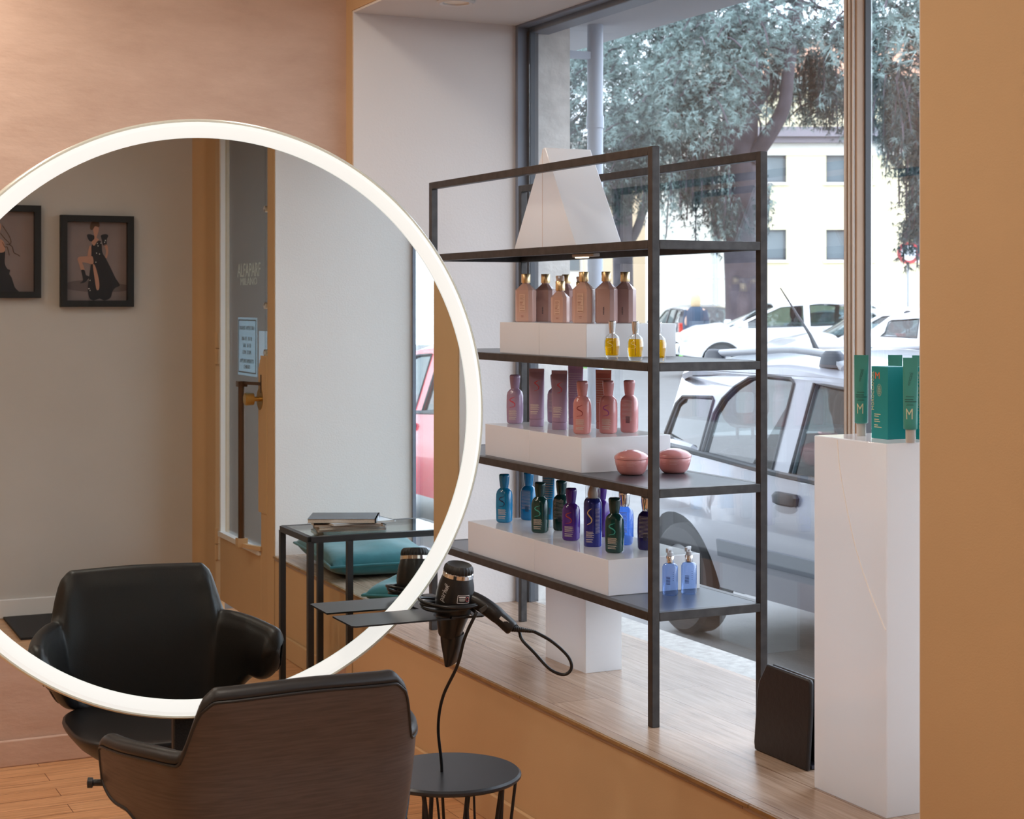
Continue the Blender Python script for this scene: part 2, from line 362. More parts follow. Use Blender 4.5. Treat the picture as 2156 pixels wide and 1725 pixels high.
# ------------------------------------------------------------------ outside masonry next to the windows
struct('facade', MB().box(3.06, 3.22, 6.06, 9.5, -.12, 5.0).box(3.07, 3.22, 2.5, 6.06, 2.79, 5.0), STONE)
struct('facade_pier', MB().box(3.2, 3.5, -1.35, .30, 2.75, 5).box(3.2, 3.26, 2.33, 2.745, -.12, 5), STONE)
struct('stone_sill', MB().box(3.05, 3.23, 2.4, 6.06, .30, .436).box(3.15, 3.27, .3, 2.4, .30, .436), mat('pale_stone_sill', (.46, .44, .41), .9, var=.18, vscale=30, bump=.25, bscale=50))
struct('facade_base', MB().box(3.06, 3.2, 2.4, 6.06, -.12, .30).box(3.16, 3.24, .3, 2.4, -.12, .30), STONE)
struct('porch_wall', MB().box(2.45, 3.25, -1.25, -.83, -.12, 3.2), mat('grey_porch_paint', (.19, .185, .18), .8))

# ------------------------------------------------------------------ round mirror with a light ring, on a flat floor post
MZ, MR, MRI = 1.37, .732, .686
MLOC = (1.128, 4.0, 0); MROT = -rad(1.3)
MIRR = mat('mirror_silver', (.80, .845, .83), 0, metal=1)
RING = mat('lit_ring_diffuser', (.30, .29, .27), .5)
RING.node_tree.nodes['Principled BSDF'].inputs['Emission Color'].default_value = (1, .992, .945, 1)
RING.node_tree.nodes['Principled BSDF'].inputs['Emission Strength'].default_value = .80
RIMM = mat('frosted_ring_edge', (.78, .82, .74), .25, coat=.4)
m = thing('round_mirror', 'large round salon mirror with a glowing white ring around its edge', 'mirror', MLOC, MROT)
AX = (0, -1, 0); MC = (0, .02, MZ)
build('mirror_glass', MB().lathe([(0, .0155), (MRI+.004, .0155), (MRI+.004, .0), (0, 0)], 160, MC, AX), MIRR, m, ang=20)
rg = build('light_ring', MB().lathe([(MRI, .010), (MRI, .020), (MRI+.012, .026), (MR-.018, .028), (MR-.008, .022), (MR-.008, -.01), (MRI, -.01), (MRI, .010)], 160, MC, AX), RING, m)
build('ring_edge', MB().lathe([(MR-.008, .0235), (MR-.004, .024), (MR, .018), (MR, -.022), (MR-.008, -.022), (MR-.008, .0235)], 160, MC, AX), RIMM, rg)
build('back_panel', MB().lathe([(0, -.022), (MR-.01, -.022), (MR-.01, -.010), (0, -.010)], 96, MC, AX), BLACKM, m)
build('post', MB().box(-.085, .085, .014, .04, .012, MZ-MR+.03), mat('speckled_black_post', (.012, .012, .012), .35, var=.8, vscale=220), m, bevel=.004)
build('foot_plate', MB().box(-.22, .22, -.10, .16, 0, .012), BLACKM, m, bevel=.004)

# slotted metal shelf pushed over the mirror's edge, with the dryer's hole
ts = MB()
hole = [(1.716+.0495*cos(a), 3.862+.0495*sin(a)) for a in [2*pi*k/28 for k in range(28)]]
hole2 = [(1.716+.046*cos(a), 4.13+.046*sin(a)) for a in [2*pi*k/28 for k in range(28)]]
outl = [(1.443, 3.826), (1.435, 3.834), (1.437, 3.975), (1.672, 3.973), (1.672, 4.032), (1.437, 4.034), (1.437, 4.165), (1.445, 4.173), (1.782, 4.173), (1.792, 4.163), (1.790, 3.828), (1.780, 3.818)]
# near plate is folded down slightly at its rear edge; plate surface with two round holes
ts.tess([outl, hole, hole2], lambda a, b: (a, b, .865))
sh = thing('tool_shelf', 'flat black metal shelf slotted over the edge of the lit mirror', 'shelf', (0, 0, 0))
build('plate', ts, mat('black_shelf_plate', (.022, .023, .026), .34), sh, solid=.004)
build('edge_clamp', MB().box(1.66, 1.685, 3.976, 4.031, .84, .8605), BLACKM, sh)

# ------------------------------------------------------------------ hair dryer hanging in the shelf's hole
def dryer():
    r = thing('hair_dryer', 'black hair dryer hanging nozzle down through the shelf, cord wrapped round it', 'hair dryer', (1.716, 3.862, .865))
    A = Matrix.Rotation(rad(-26), 4, 'Z') @ Matrix.Rotation(rad(8), 4, 'Y') @ Matrix.Rotation(rad(8), 4, 'X')   # leaning right and a little to the viewer at the top
    z0 = -.005
    body = MB().lathe([(0,-.055),(.0275,-.055),(.030,-.05),(.0365,-.02),(.0450,.010),(.0490,.035),(.0482,.058),(.0445,.082),(.0400,.098),(.0385,.103),(0,.103)], 36).xf(A)
    b = build('body', body, BLACKP, r)
    build('chrome_band', MB().lathe([(.0380,.1015),(.0398,.103),(.0388,.112),(.0370,.1135)], 36).xf(A), CHROME, b)
    cap = MB()
    R = []
    for z, q in ((.1125,.0365),(.117,.0385),(.127,.0365),(.133,.031),(.130,.027),(.126,.0)):
        R.append([(rr*cos(t), rr*sin(t), z) for k in range(72) for t in [2*pi*k/72] for rr in [q*(1-.05*(k % 3 == 0)) if z < .134 and q > .035 else max(q, .0005)]])
    cap.rings(R); build('rear_grille', cap.xf(A), mat('black_grille', (.02, .018, .017), .45), b)
    noz = MB()
    sec = lambda z, a, c: [(a*se(2*pi*k/28, 2.6)[0], c*se(2*pi*k/28, 2.6)[1], z) for k in range(28)]
    noz.rings([sec(-.05,.0285,.0285), sec(-.07,.0280,.0272), sec(-.10,.029,.019), sec(-.128,.0305,.0095), sec(-.130,.0295,.0085), sec(-.118,.026,.006)])
    build('nozzle', noz.xf(Matrix.Rotation(rad(-8),4,'Y') @ A @ Matrix.Rotation(rad(62), 4, 'Z')), BLACKP, r)
    H = Matrix.Translation((.0,-.0,.043))
    hx = Vector((.899,-.438,0)).normalized()
    P = [Vector((0,-.01,.045)), Vector((0,-.01,.044))+hx*.035, Vector((0,-.02,.030))+hx*.066, Vector((0,-.03,.004))+hx*.10, Vector((0,-.035,-.024))+hx*.130, Vector((0,-.037,-.031))+hx*.137]
    hd = build('handle', MB().tube(spline(P, 5), [.021]*6+[.0205]*10+[.019]*6+[.0175, .0165, .015, .010], 18), BLACKP, r)
    bt = MB(); q0 = Vector((0,-.037,-.028))+hx*.134; q1 = Vector((0,-.042,-.035))+hx*.187
    pts = [q0.lerp(q1, k/24) for k in range(25)]
    bt.tube(pts, [(.0095-.005*k/24)*(1.0 if k % 2 else .82) for k in range(25)], 12)
    build('cord_boot', bt, BLACKP, hd)
    build('switch', MB().box(-.006,.006,-.004,.004,-.012,.012).xf(Matrix.Translation(Vector((0,-.042,.022))+hx*.062) @ Matrix.Rotation(rad(-26),4,'Z') @ Matrix.Rotation(rad(55),4,'Y')), mat('grey_switch', (.05,.05,.05), .4), hd, bevel=.002)
    build('warning_label', MB().box(-.013,.013,-.0003,.0003,-.004,.004).xf(Matrix.Translation(Vector((0,-.0530,-.006))+hx*.108) @ Matrix.Rotation(rad(-26),4,'Z') @ Matrix.Rotation(rad(38),4,'Y') @ Matrix.Rotation(rad(-8),4,'X')), mat('white_sticker', (.7,.7,.7), .5), hd)
    # printing on the body, wrapped on its surface
    BP = [(.010,.0450),(.035,.0490),(.058,.0482),(.082,.0445),(.098,.0400)]
    def on_body(mb_, th0, zc):
        rz = lambda z: next((a+(b-a)*(z-z0)/(z1-z0) for (z0, a), (z1, b) in zip(BP, BP[1:]) if z0 <= z <= z1), .04)
        out = []
        for x, y, z in mb_.v:
            zz = zc+y; t = th0+x/.048; q = rz(zz)+.0005+z
            out.append(A @ Vector((q*cos(t), q*sin(t), zz)))
        mb_.v = [tuple(p) for p in out]; return mb_
    GREYP = mat('grey_print', (.42,.42,.42), .5)
    lg = text_mb('parlux', .021, Matrix.Translation((.0,0,0)) @ Matrix.Rotation(rad(76),4,'Z'), sxy=(.85,1))
    tf = rad(-116+26)
    build('logo', on_body(lg, tf-.62, .066), GREYP, b)
    arc = MB()
    for r0 in (.0125, .0095):
        n = 14; v = []
        for k in range(n+1):
            t = rad(100)+rad(170)*k/n*-1
            for rr in (r0, r0-.0016): v.append((.002+rr*cos(t)*.8-.006, rr*sin(t)*.9+.012, 0))
        arc.add(v, [(2*k, 2*k+1, 2*k+3, 2*k+2) for k in range(n)])
    build('emblem', on_body(arc, tf-.62, .066), GREYP, b)
    def plate(w, h, n=8): return MB().grid(lambda a, c: ((a-.5)*w, (c-.5)*h, 0), n, 1)
    st = build('rating_label', on_body(plate(.032,.019), tf+.50, .057), mat('black_label', (.012,.012,.012), .5), b)
    bd = MB()
    for w, h, x, y in ((.032,.0012,0,.0095),(.032,.0012,0,-.0095),(.0012,.019,-.016,0),(.0012,.019,.016,0),(.018,.0022,-.004,.0055),(.016,.001,-.004,.0015),(.016,.001,-.004,-.001),(.014,.001,-.004,-.0035)):
        q = MB().grid(lambda a, c: ((a-.5)*w+x, (c-.5)*h+y, .0004), 6, 1); bd.add(q.v, q.f)
    build('label_print', on_body(bd, tf+.50, .057), mat('white_print', (.75,.75,.75), .5), st)
    rb = MB().grid(lambda a, c: (.0105+.005*cos(2*pi*a)*(1 if c > .5 else .75), .006*sin(2*pi*a)*(1 if c > .5 else .75), .0005), 16, 1)
    build('red_mark', on_body(rb, tf+.50, .057), mat('red_print', (.6,.12,.12), .5), st)
    # cord: loop at the handle end, coils round the body, then down to the floor
    g = lambda x, y, z: Vector((1.716, 3.862, .865))*0 + hx*x + Vector((.438,.899,0))*y + Vector((0,0,z))
    loop = [q1, q1+g(.045,0,-.025)-g(0,0,0), q1+g(.085,0,-.062), q1+g(.094,0,-.092), q1+g(.075,0,-.108), q1+g(.040,0,-.094), q1+g(.0,0,-.052), q1+g(-.03,.01,-.022), q1+g(-.045,.03,.01), g(.095,.035,.012), g(.060,.056,.022)]
    coil = []
    for k in range(46):
        t = rad(40)+2*pi*k*3.2/46; q = .0565+.0028*(k//14)
        coil.append(g(q*cos(t)*1.30-.004, q*sin(t), .024+.0045*(k//14)+.005*sin(t*1.0+k*.13)+.003*cos(2*t)))
    down = [g(.062,-.052,.014), g(.045,-.05,-.02), g(.030,-.03,-.06), g(.012,.0,-.13), g(-.026,.05,-.22), g(-.040,.10,-.31), g(-.034,.16,-.42), g(-.034,.22,-.52), g(-.02,.30,-.845)]
    pth = spline(loop, 8)+spline(coil, 3)+spline(down, 8)
    build('cord', MB().tube(pth, .0042, 10), mat('black_cord', (.012,.012,.013), .3), r)
    return r
dryer()

# ------------------------------------------------------------------ salon chairs
def smooth(a, b, x):
    t = max(0, min(1, (x-a)/(b-a))); return t*t*(3-2*t)
def chair_curve(s):
    """plan of the shell: s = -1..1 from one arm front round the back to the other"""
    pts = chair_curve.p; n = len(pts)-1
    f = (s+1)/2*n; i = min(int(f), n-1); return pts[i].lerp(pts[i+1], f-i)
half = [(-.345,.09),(-.340,.03),(-.318,-.07),(-.285,-.155),(-.25,-.212),(-.19,-.241),(-.10,-.248),(0,-.249)]
raw = spline([(x,y,0) for x,y in half]+[(-x,y,0) for x,y in half[-2::-1]], 14)
acc = [0]
for a, b in zip(raw, raw[1:]): acc.append(acc[-1]+(b-a).length)
TL = acc[-1]; chair_curve.p = []
j = 0
for k in range(401):
    d = TL*k/400
    while j < len(acc)-2 and acc[j+1] < d: j += 1
    chair_curve.p.append(raw[j].lerp(raw[j+1], min(1, (d-acc[j])/max(1e-9, acc[j+1]-acc[j]))))
def shell_top(s):
    a = abs(s)*TL/2                      # distance along the curve from the middle of the back
    z = .899 - .004*smooth(0, .2, a)
    z -= .022*smooth(.188, .224, a)
    z -= .110*smooth(.214, .260, a)
    z -= .012*smooth(.30, .55, a)
    e = TL/2-a; R = .055
    if e < R: z -= .048*(1-math.sqrt(max(0, 1-((R-e)/R)**2)))
    return z
def shell_bot(s):
    a = abs(s)*TL/2
    z = .470 + .035*smooth(.15, .30, a) + .092*smooth(.28, .45, a)
    e = TL/2-a; R = .10
    if e < R: z += .085*(1-math.sqrt(max(0, 1-((R-e)/R)**2)))
    return z
def shell_pt(s, z, off=0):
    p = chair_curve(s); q = chair_curve(min(1, s+.004))-chair_curve(max(-1, s-.004)); nrm = Vector((q.y, -q.x, 0)).normalized()
    t = (.78-z)/.3
    k = 1-.10*max(0, t)**2 - .02*max(0, t)
    lean = -.034*smooth(.70, .90, z) if abs(s) < .7 else 0
    lean *= 1-smooth(.5, .7, abs(s))
    return Vector((p.x*k, p.y*k+lean, z))+nrm*off
NS = 150
SS = [-1+2*i/NS for i in range(NS+1)]
def make_chair(loc, rz, label):
    r = thing('salon_chair', label, 'chair', loc, rz, 'salon chairs at the round mirror')
    # leather body: one closed section per column, rolled over the top and bottom edges
    TH = .046
    L_ = []
    for i, s in enumerate(SS):
        zb, zt = shell_bot(s), shell_top(s); h = zt-zb; q = min(.024, .48*h); ee = TL/2*(1-abs(s)); th = .046*(1 if ee > .03 else max(.12, math.sqrt(max(0, 1-((.03-ee)/.03)**2)))); o0 = -(.046-th)/2; TH = th
        sec = [shell_pt(s, zb+q+(h-2*q)*k/10, -.003+o0) for k in range(11)]
        sec += [shell_pt(s, zt-q+q*sin(a), .003+o0-(TH/2)*(1-cos(a))) for a in [rad(8)+rad(164)*k/9 for k in range(10)]]
        sec += [shell_pt(s, zt-q-(h-2*q)*k/10, o0-TH-.012*sin(pi*k/10)*th/.046) for k in range(11)]
        sec += [shell_pt(s, zb+q-q*sin(a), o0-(TH/2)*(1+cos(a))) for a in [rad(8)+rad(164)*k/9 for k in range(10)]]
        L_.append(sec)
    build('upholstery', MB().rings(L_), LEATHER, r, ang=75)
    def wood(a, c):
        s = -1+.035+(2-.07)*a; zb, zt = shell_bot(s), shell_top(s); h = zt-zb
        m0, m1 = min(.020, .35*h), min(.027, .40*h)
        return shell_pt(s, zb+m0+(h-m0-m1)*c, .0012)
    build('shell', MB().grid(wood, 150, 18), VENEER, r, ang=60, solid=.003)
    e1 = [Vector(wood(k/150, 1))+Vector((0,0,.001)) for k in range(151)]; e0 = [Vector(wood(k/150, 0))-Vector((0,0,.001)) for k in range(150, -1, -1)]
    build('piping', MB().tube(e1+e0, .0034, 8, close=True), LEATHER, r)
    build('side_knob', MB().lathe([(0,0),(.007,0),(.007,.03),(.011,.032),(.011,.042),(0,.044)], 16, (-.322,.075,.64), (-1,.25,.05)), BLACKM, r)
    # bowl-shaped seat, separate from the shell
    se_ = MB()
    def ringz(z, k, dy=0): return [(.27*k*se(2*pi*j/48, 2.9)[0], .045+dy+.265*k*se(2*pi*j/48, 2.9)[1], z) for j in range(48)]
    se_.rings([ringz(.405,.42), ringz(.412,.60), ringz(.430,.78), ringz(.455,.90), ringz(.480,.975), ringz(.494,1.0), ringz(.501,.995), ringz(.504,.97), ringz(.503,.85), ringz(.498,.5), ringz(.496,.1)])
    build('seat', se_, LEATHER, r, ang=60)
    build('back_support', MB().box(-.09,.09,-.245,-.06,.425,.45).box(-.09,.09,-.262,-.235,.425,.52), BLACKM, r, bevel=.006)
    c = build('column', MB().lathe([(0,.02),(.03,.02),(.03,.25),(.022,.252),(.022,.41),(0,.41)], 24), CHROME, r)
    build('swivel_plate', MB().box(-.10,.10,-.10,.14,.393,.41), BLACKM, c, bevel=.004)
    build('lever', MB().tube([(-.10,.05,.415),(-.24,.06,.42),(-.285,.06,.425)], [.006,.006,.009], 10), BLACKM, r)
    build('base', MB().lathe([(0,0),(.27,0),(.275,.006),(.26,.016),(.05,.024),(0,.024)], 56), BLACKM, r)
    return r
ch = make_chair((1.103, 3.470, 0), 0, 'black salon chair with dark wood back turned away, in front of the mirror')
dup(ch, (1.17, 4.63, 0), 'black salon chair behind the lit mirror, its seat showing under the ring', rz=pi)

# ------------------------------------------------------------------ little round table with wire legs
t = thing('side_table', 'small round black side table with wire legs beside the chair', 'table', (1.784, 4.035, 0))
build('table_top', MB().lathe([(0,.402),(.184,.402),(.190,.407),(.190,.413),(.184,.418),(0,.418)], 72), mat('black_table_top', (.028,.030,.034), .36), t)
for k in range(10):
    a = 2*pi*k/10+.15
    for q, wd in ((.22, .0055 if k % 2 else .008),):
        build('leg', MB().tube([(.176*cos(a), .176*sin(a), .404), (.135*cos(a+q), .135*sin(a+q), .02)], wd*.8, 8).tube([(.176*cos(a), .176*sin(a), .404), (.135*cos(a-q), .135*sin(a-q), .02)], .0035, 8), BLACKM, t)
build('base_ring', MB().tube([(.135*cos(2*pi*k/48), .135*sin(2*pi*k/48), .012) for k in range(48)], .010, 10, close=True), BLACKM, t)

# ------------------------------------------------------------------ behind the camera, seen in the mirror
FR = mat('black_picture_frame', (.010,.010,.010), .55)
def picture(x0, x1, z0, z1, label):
    r = thing('framed_picture', label, 'picture', ((x0+x1)/2, U0, z0), 0, 'framed fashion photographs')
    w, h = x1-x0, z1-z0; b = .034; D = .045
    f = MB()
    for a0, a1, c0, c1 in ((-w/2, w/2, 0, b), (-w/2, w/2, h-b, h), (-w/2, -w/2+b, b, h-b), (w/2-b, w/2, b, h-b)): f.box(a0, a1, .002, D, c0, c1)
    build('frame', f, FR, r)
    build('backing', MB().box(-w/2+b*.5, w/2-b*.5, .002, .010, b*.5, h-b*.5), mat('print_background', (.235,.185,.175), .7, var=.15, vscale=3), r)
    return r, w, h
def patch(r, w, h, name, pts, m, lvl, close=True):
    """flat printed shape; points in picture fractions as seen in the room (x runs to the door)"""
    P = spline([(x, y, 0) for x, y in pts], 5, close=True) if close else [Vector((x, y, 0)) for x, y in pts]
    mb = MB().tess([[(p.x, p.y) for p in P]], lambda a, c: ((a-.5)*w, .0105+.0004*lvl, (1-c)*h))
    return build(name, mb, m, r)
SKIN = mat('printed_skin', (.46,.24,.165), .7); DRESS = mat('printed_black_dress', (.018,.017,.020), .6); HAIR = mat('printed_hair', (.10,.055,.03), .7)
PSHADE = mat('printed_floor_shade', (.13,.10,.095), .7); GLINT = mat('printed_sequins', (.55,.52,.48), .6)
p1, w, h = picture(1.621, 2.007, 1.634, 2.122, 'black framed fashion photograph of a figure in a long black dress, nearest the door')
# positions read off the print: fraction across (0 = away from the door) and down
patch(p1, w, h, 'printed_floor', [(.09,.74),(.3,.71),(.6,.73),(.92,.76),(.92,.82),(.6,.84),(.3,.83),(.09,.80)], PSHADE, 1)
patch(p1, w, h, 'printed_leg', [(.44,.445),(.34,.447),(.26,.455),(.24,.48),(.26,.53),(.29,.60),(.335,.61),(.325,.56),(.305,.515),(.36,.517),(.45,.53)], SKIN, 3)
patch(p1, w, h, 'printed_leg', [(.45,.54),(.485,.56),(.53,.70),(.535,.80),(.50,.81),(.475,.70)], SKIN, 4)
patch(p1, w, h, 'printed_boot', [(.29,.60),(.335,.60),(.355,.65),(.40,.67),(.37,.71),(.33,.735),(.27,.74),(.31,.715),(.305,.66)], DRESS, 4)
patch(p1, w, h, 'printed_dress', [(.43,.34),(.47,.29),(.56,.28),(.58,.40),(.63,.47),(.70,.58),(.76,.68),(.82,.76),(.76,.79),(.72,.83),(.69,.90),(.61,.93),(.54,.91),(.46,.93),(.40,.90),(.38,.80),(.40,.66),(.42,.54),(.43,.45)], DRESS, 2)
patch(p1, w, h, 'printed_sleeve', [(.37,.21),(.42,.205),(.48,.23),(.46,.28),(.41,.28),(.38,.25)], DRESS, 3)
patch(p1, w, h, 'printed_sleeve', [(.56,.215),(.62,.20),(.66,.215),(.64,.26),(.635,.32),(.59,.32),(.57,.26)], DRESS, 3)
patch(p1, w, h, 'printed_arm', [(.605,.32),(.645,.32),(.66,.39),(.64,.46),(.62,.45),(.63,.38)], SKIN, 3)
patch(p1, w, h, 'printed_arm', [(.40,.34),(.425,.34),(.425,.43),(.39,.455),(.375,.44)], SKIN, 3)
patch(p1, w, h, 'printed_face', [(.45,.14),(.47,.115),(.52,.115),(.53,.15),(.515,.20),(.50,.24),(.53,.26),(.50,.29),(.465,.33),(.43,.29),(.47,.25),(.46,.19)], SKIN, 4)
patch(p1, w, h, 'printed_hair', [(.41,.13),(.42,.085),(.47,.055),(.52,.06),(.54,.095),(.53,.125),(.48,.115),(.45,.15),(.42,.155)], HAIR, 5)
for a, c in ((.51,.305),(.52,.33),(.50,.41),(.54,.42),(.41,.71),(.40,.80),(.41,.82),(.39,.80),(.56,.30),(.62,.27),(.61,.29),(.49,.51)):
    build('printed_sequin', MB().box((a-.5)*w-.0022, (a-.5)*w+.0022, .0120, .0124, (1-c)*h-.003, (1-c)*h+.003), GLINT, p1)
p2, w, h = picture(1.135, 1.520, 1.68, 2.168, 'black framed fashion photograph cut by the ring, further from the door')
patch(p2, w, h, 'printed_dress', [(.45,.50),(.53,.49),(.53,.62),(.56,.68),(.60,.70),(.59,.74),(.62,.78),(.66,.88),(.70,.95),(.30,.95),(.36,.7),(.40,.55)], DRESS, 2)
patch(p2, w, h, 'printed_arm', [(.40,.36),(.50,.38),(.53,.44),(.525,.50),(.44,.50)], SKIN, 3)
patch(p2, w, h, 'printed_face', [(.38,.20),(.44,.18),(.48,.22),(.46,.30),(.40,.32)], SKIN, 3)
rb = MB()
for ln in ([(.47,.30),(.53,.36),(.58,.40),(.60,.43),(.63,.45),(.65,.51),(.70,.53),(.73,.55)], [(.50,.40),(.53,.45),(.56,.45),(.58,.50),(.59,.54)], [(.50,.22),(.54,.27),(.58,.32),(.61,.38),(.60,.42),(.55,.42)]):
    rb.tube(spline([((a-.5)*w, .0115, (1-c)*h) for a, c in ln], 5), .0016, 6)
build('printed_ribbon', rb, HAIR, p2)

ct = thing('console_table', 'slim black metal console table with glass top and magazines, over the window bench', 'table', (2.15, 1.44, 0))
ft = MB()
CX0, CX1, CY0, CY1, CZ = .0, .62, -.19, .19, .72
for a, b in (((CX0,CY0),(CX1,CY0)), ((CX0,CY1),(CX1,CY1)), ((CX0,CY0),(CX0,CY1)), ((CX1,CY0),(CX1,CY1))): ft.bar((*a, CZ-.0135), (*b, CZ-.0135), .024)
build('top_frame', ft, BLACKM, ct)
for x in (.0, .165):
    for y in (CY0, CY1): build('leg', MB().bar((x, y, .0), (x, y, CZ-.02), .024), BLACKM, ct)
build('foot_rail', MB().bar((0,CY0,.012),(0,CY1,.012),.02).bar((.165,CY0,.012),(.165,CY1,.012),.02).bar((0,CY0,.012),(.165,CY0,.012),.02).bar((0,CY1,.012),(.165,CY1,.012),.02), BLACKM, ct)
build('glass_top', MB().box(.012,.608,CY0+.012,CY1-.012,CZ-.010,CZ-.002), pane('table_glass', (.86,.93,.90), .06), ct)
PAGE = mat('page_edges', (.62,.56,.50), .8, var=.12, vscale=300); COV = [mat('dark_magazine_cover', (.035,.045,.06), .3, var=.5, vscale=9), mat('pale_magazine_cover', (.60,.62,.65), .35), mat('brown_magazine_cover', (.33,.20,.13), .4), mat('grey_magazine_cover', (.38,.38,.40), .35)]
zz = CZ-.0015
for i, (dx, dy, rot, th, cv, lab) in enumerate((
        (.23,-.005,12,.010,3,'grey magazine at the bottom of the stack on the console table'),
        (.225,.0,8,.011,1,'pale magazine second from the bottom of the stack'),
        (.22,.01,18,.009,2,'thin brownish magazine in the middle of the stack'),
        (.245,.015,-6,.007,1,'thin white magazine under the top one on the stack'),
        (.20,.02,24,.017,0,'thick dark magazine with a barcode on its spine, topmost of the stack'))):
    r = thing('magazine', lab, 'magazine', (2.15+dx, 1.44+dy, zz), rad(rot), 'magazines on the console table')
    build('pages', MB().box(-.138,.134,-.102,.102,.0006,th-.0006), PAGE, r)
    build('cover', MB().box(-.14,.14,-.105,.105,th-.0008,th).box(-.14,.14,-.105,.105,0,.0006).box(.134,.141,-.105,.105,0,th), COV[cv], r)
    if i == 4:
        lb = MB()
        for k in range(9): lb.box(-.02+.0035*k, -.0185+.0035*k, 0, .0004, .003, .013)
        build('barcode', MB().box(.1411,.1414,-.024,.014,.002,.014), mat('white_label', (.8,.8,.8), .5), r)
    zz += th+.0003
VELV = mat('teal_velvet', (.018,.135,.155), .75, sheen=.25, var=.12, vscale=14, bump=.35, bscale=9)
def cushion(loc, rz, sx_, sy_, hz, label):
    r = thing('cushion', label, 'cushion', loc, rz, 'teal cushions on the window bench')
    def pil(a, c, s):
        x, y = 2*a-1, 2*c-1
        e = (max(0, 1-x**4))**.5*(max(0, 1-y**4))**.5
        k = 1-.05*(1-abs(x))*abs(y)**3-.0
        wob = .012*sin(5*x+1)*sin(4*y)*e
        return (x*sx_*(1-.06*(1-y*y)*abs(x)**6), y*sy_*(1-.06*(1-x*x)*abs(y)**6), hz*.5*(1+s*e)*1.0+(wob if s > 0 else 0))
    mb = MB().grid(lambda a, c: pil(a, c, 1), 28, 28); q = MB().grid(lambda a, c: pil(a, c, -1), 28, 28); mb.add(q.v, q.f)
    c = build('cover', mb, VELV, r, ang=80)
    ring = [pil(t, 0, 0) for t in [k/24 for k in range(24)]]+[pil(1, t, 0) for t in [k/24 for k in range(24)]]+[pil(1-t, 1, 0) for t in [k/24 for k in range(24)]]+[pil(0, 1-t, 0) for t in [k/24 for k in range(24)]]
    build('piping', MB().tube(ring, .006, 8, close=True), VELV, r)
    return r
cushion((2.68, .80, ZB), rad(6), .25, .40, .135, 'large teal velvet cushion lying by the white side wall of the bench')
cushion((2.60, 1.75, ZB), rad(40), .20, .20, .10, 'smaller teal velvet cushion lying nearer along the bench')
tag(build('floor_mat', MB().box(1.33, 2.0, U0+.02, -.42, 0, .012), mat('black_rubber', (.010,.010,.012), .6)), 'black mat on the floor at the foot of the picture wall', 'mat')
# the rear half of the front wall stands at a slight angle to the front half
REAR_M = Matrix.Translation((1.128, 4.0, 0)) @ Matrix.Rotation(-rad(1.3), 4, 'Z') @ Matrix.Translation((-1.128, -4.0, 0))
for o in [x for x in COL.objects if x.parent is None]:
    k = o.name.split('.')[0]
    if o is RB or k in ('wall_rear', 'wall_corner', 'wall_right_rear', 'wall_alcove_rear', 'ceiling_alcove_rear', 'baseboard_rear', 'baseboard_alcove', 'window_2', 'door_1', 'opening_hours_sign', 'paper_note', 'porch_wall', 'framed_picture', 'console_table', 'magazine', 'cushion', 'floor_mat'):
        o.matrix_basis = REAR_M @ o.matrix_basis

# ------------------------------------------------------------------ steel display rack
RX0, RX1, RY0, RY1 = 2.447, 2.815, 4.098, 5.680
T = .025
LV = [1.832, 1.4825, 1.1227, .772]
rk = thing('display_rack', 'tall open dark steel display rack with four shelves of bottles in the window', 'shelf', ((RX0+RX1)/2, (RY0+RY1)/2, ZB))
def lb(mb): return mb.xf(Matrix.Translation((-(RX0+RX1)/2, -(RY0+RY1)/2, -ZB)))
for x in (RX0, RX1):
    for y in (RY0, RY1): build('post', lb(MB().box(x-T/2, x+T/2, y-T/2, y+T/2, ZB, 2.098)), STEEL, rk, bevel=.0015)
for x in (RX0, RX1): build('top_rail', lb(MB().box(x-T/2, x+T/2, RY0+T/2, RY1-T/2, 2.098-T, 2.098)), STEEL, rk, bevel=.0015)
for z in LV:
    s = build('shelf_board', lb(MB().box(RX0-T/2+.003, RX1+T/2-.003, RY0+T/2, RY1-T/2, z-.004, z-.0005)), SHEET, rk)
    for x in (RX0, RX1): build('shelf_rail', lb(MB().box(x-T/2, x+T/2, RY0+T/2, RY1-T/2, z-T, z)), STEEL, s, bevel=.0015)
    for y in (RY0, RY1): build('shelf_rail', lb(MB().box(RX0+T/2, RX1-T/2, y-T/2, y+T/2, z-T, z)), STEEL, s, bevel=.0015)
sp = thing('clip_light', 'tiny lit shelf light under the top shelf of the rack', 'light', (2.50, 4.60, 1.832-T))
build('housing', MB().box(-.012,.012,-.07,.07,-.010,.0), mat('light_housing', (.6,.58,.55), .4), sp, bevel=.002)
build('bulb', MB().box(-.010,.010,-.005,.055,-.0135,-.009), mat('warm_bulb', (1,.85,.6), .4, emit=3), sp, bevel=.002)

# white acrylic display blocks
def block(x0, x1, y0, y1, z0, z1, label, group='white display blocks'):
    r = build('display_block', MB().box(-(x1-x0)/2, (x1-x0)/2, -(y1-y0)/2, (y1-y0)/2, 0, z1-z0), ACRYL, bevel=.0016, loc=((x0+x1)/2, (y0+y1)/2, z0))
    return tag(r, label, 'display block', group)
block(2.461, 2.785, 4.387, 4.8795, LV[3], .880, 'white block on the lowest shelf, nearer one, under purple and green bottles')
block(2.461, 2.785, 4.8805, 5.402, LV[3], .880, 'white block on the lowest shelf, farther one, under light blue bottles')
block(2.476, 2.80, 4.585, 4.9445, LV[2], 1.232, 'white block on the third shelf down, nearer one, under coral bottles')
block(2.476, 2.80, 4.9455, 5.290, LV[2], 1.232, 'white block on the third shelf down, farther one, under lilac bottles')
block(2.476, 2.80, 4.552, 4.8735, LV[1], 1.588, 'white block on the second shelf down, nearer one, under rose bottles')
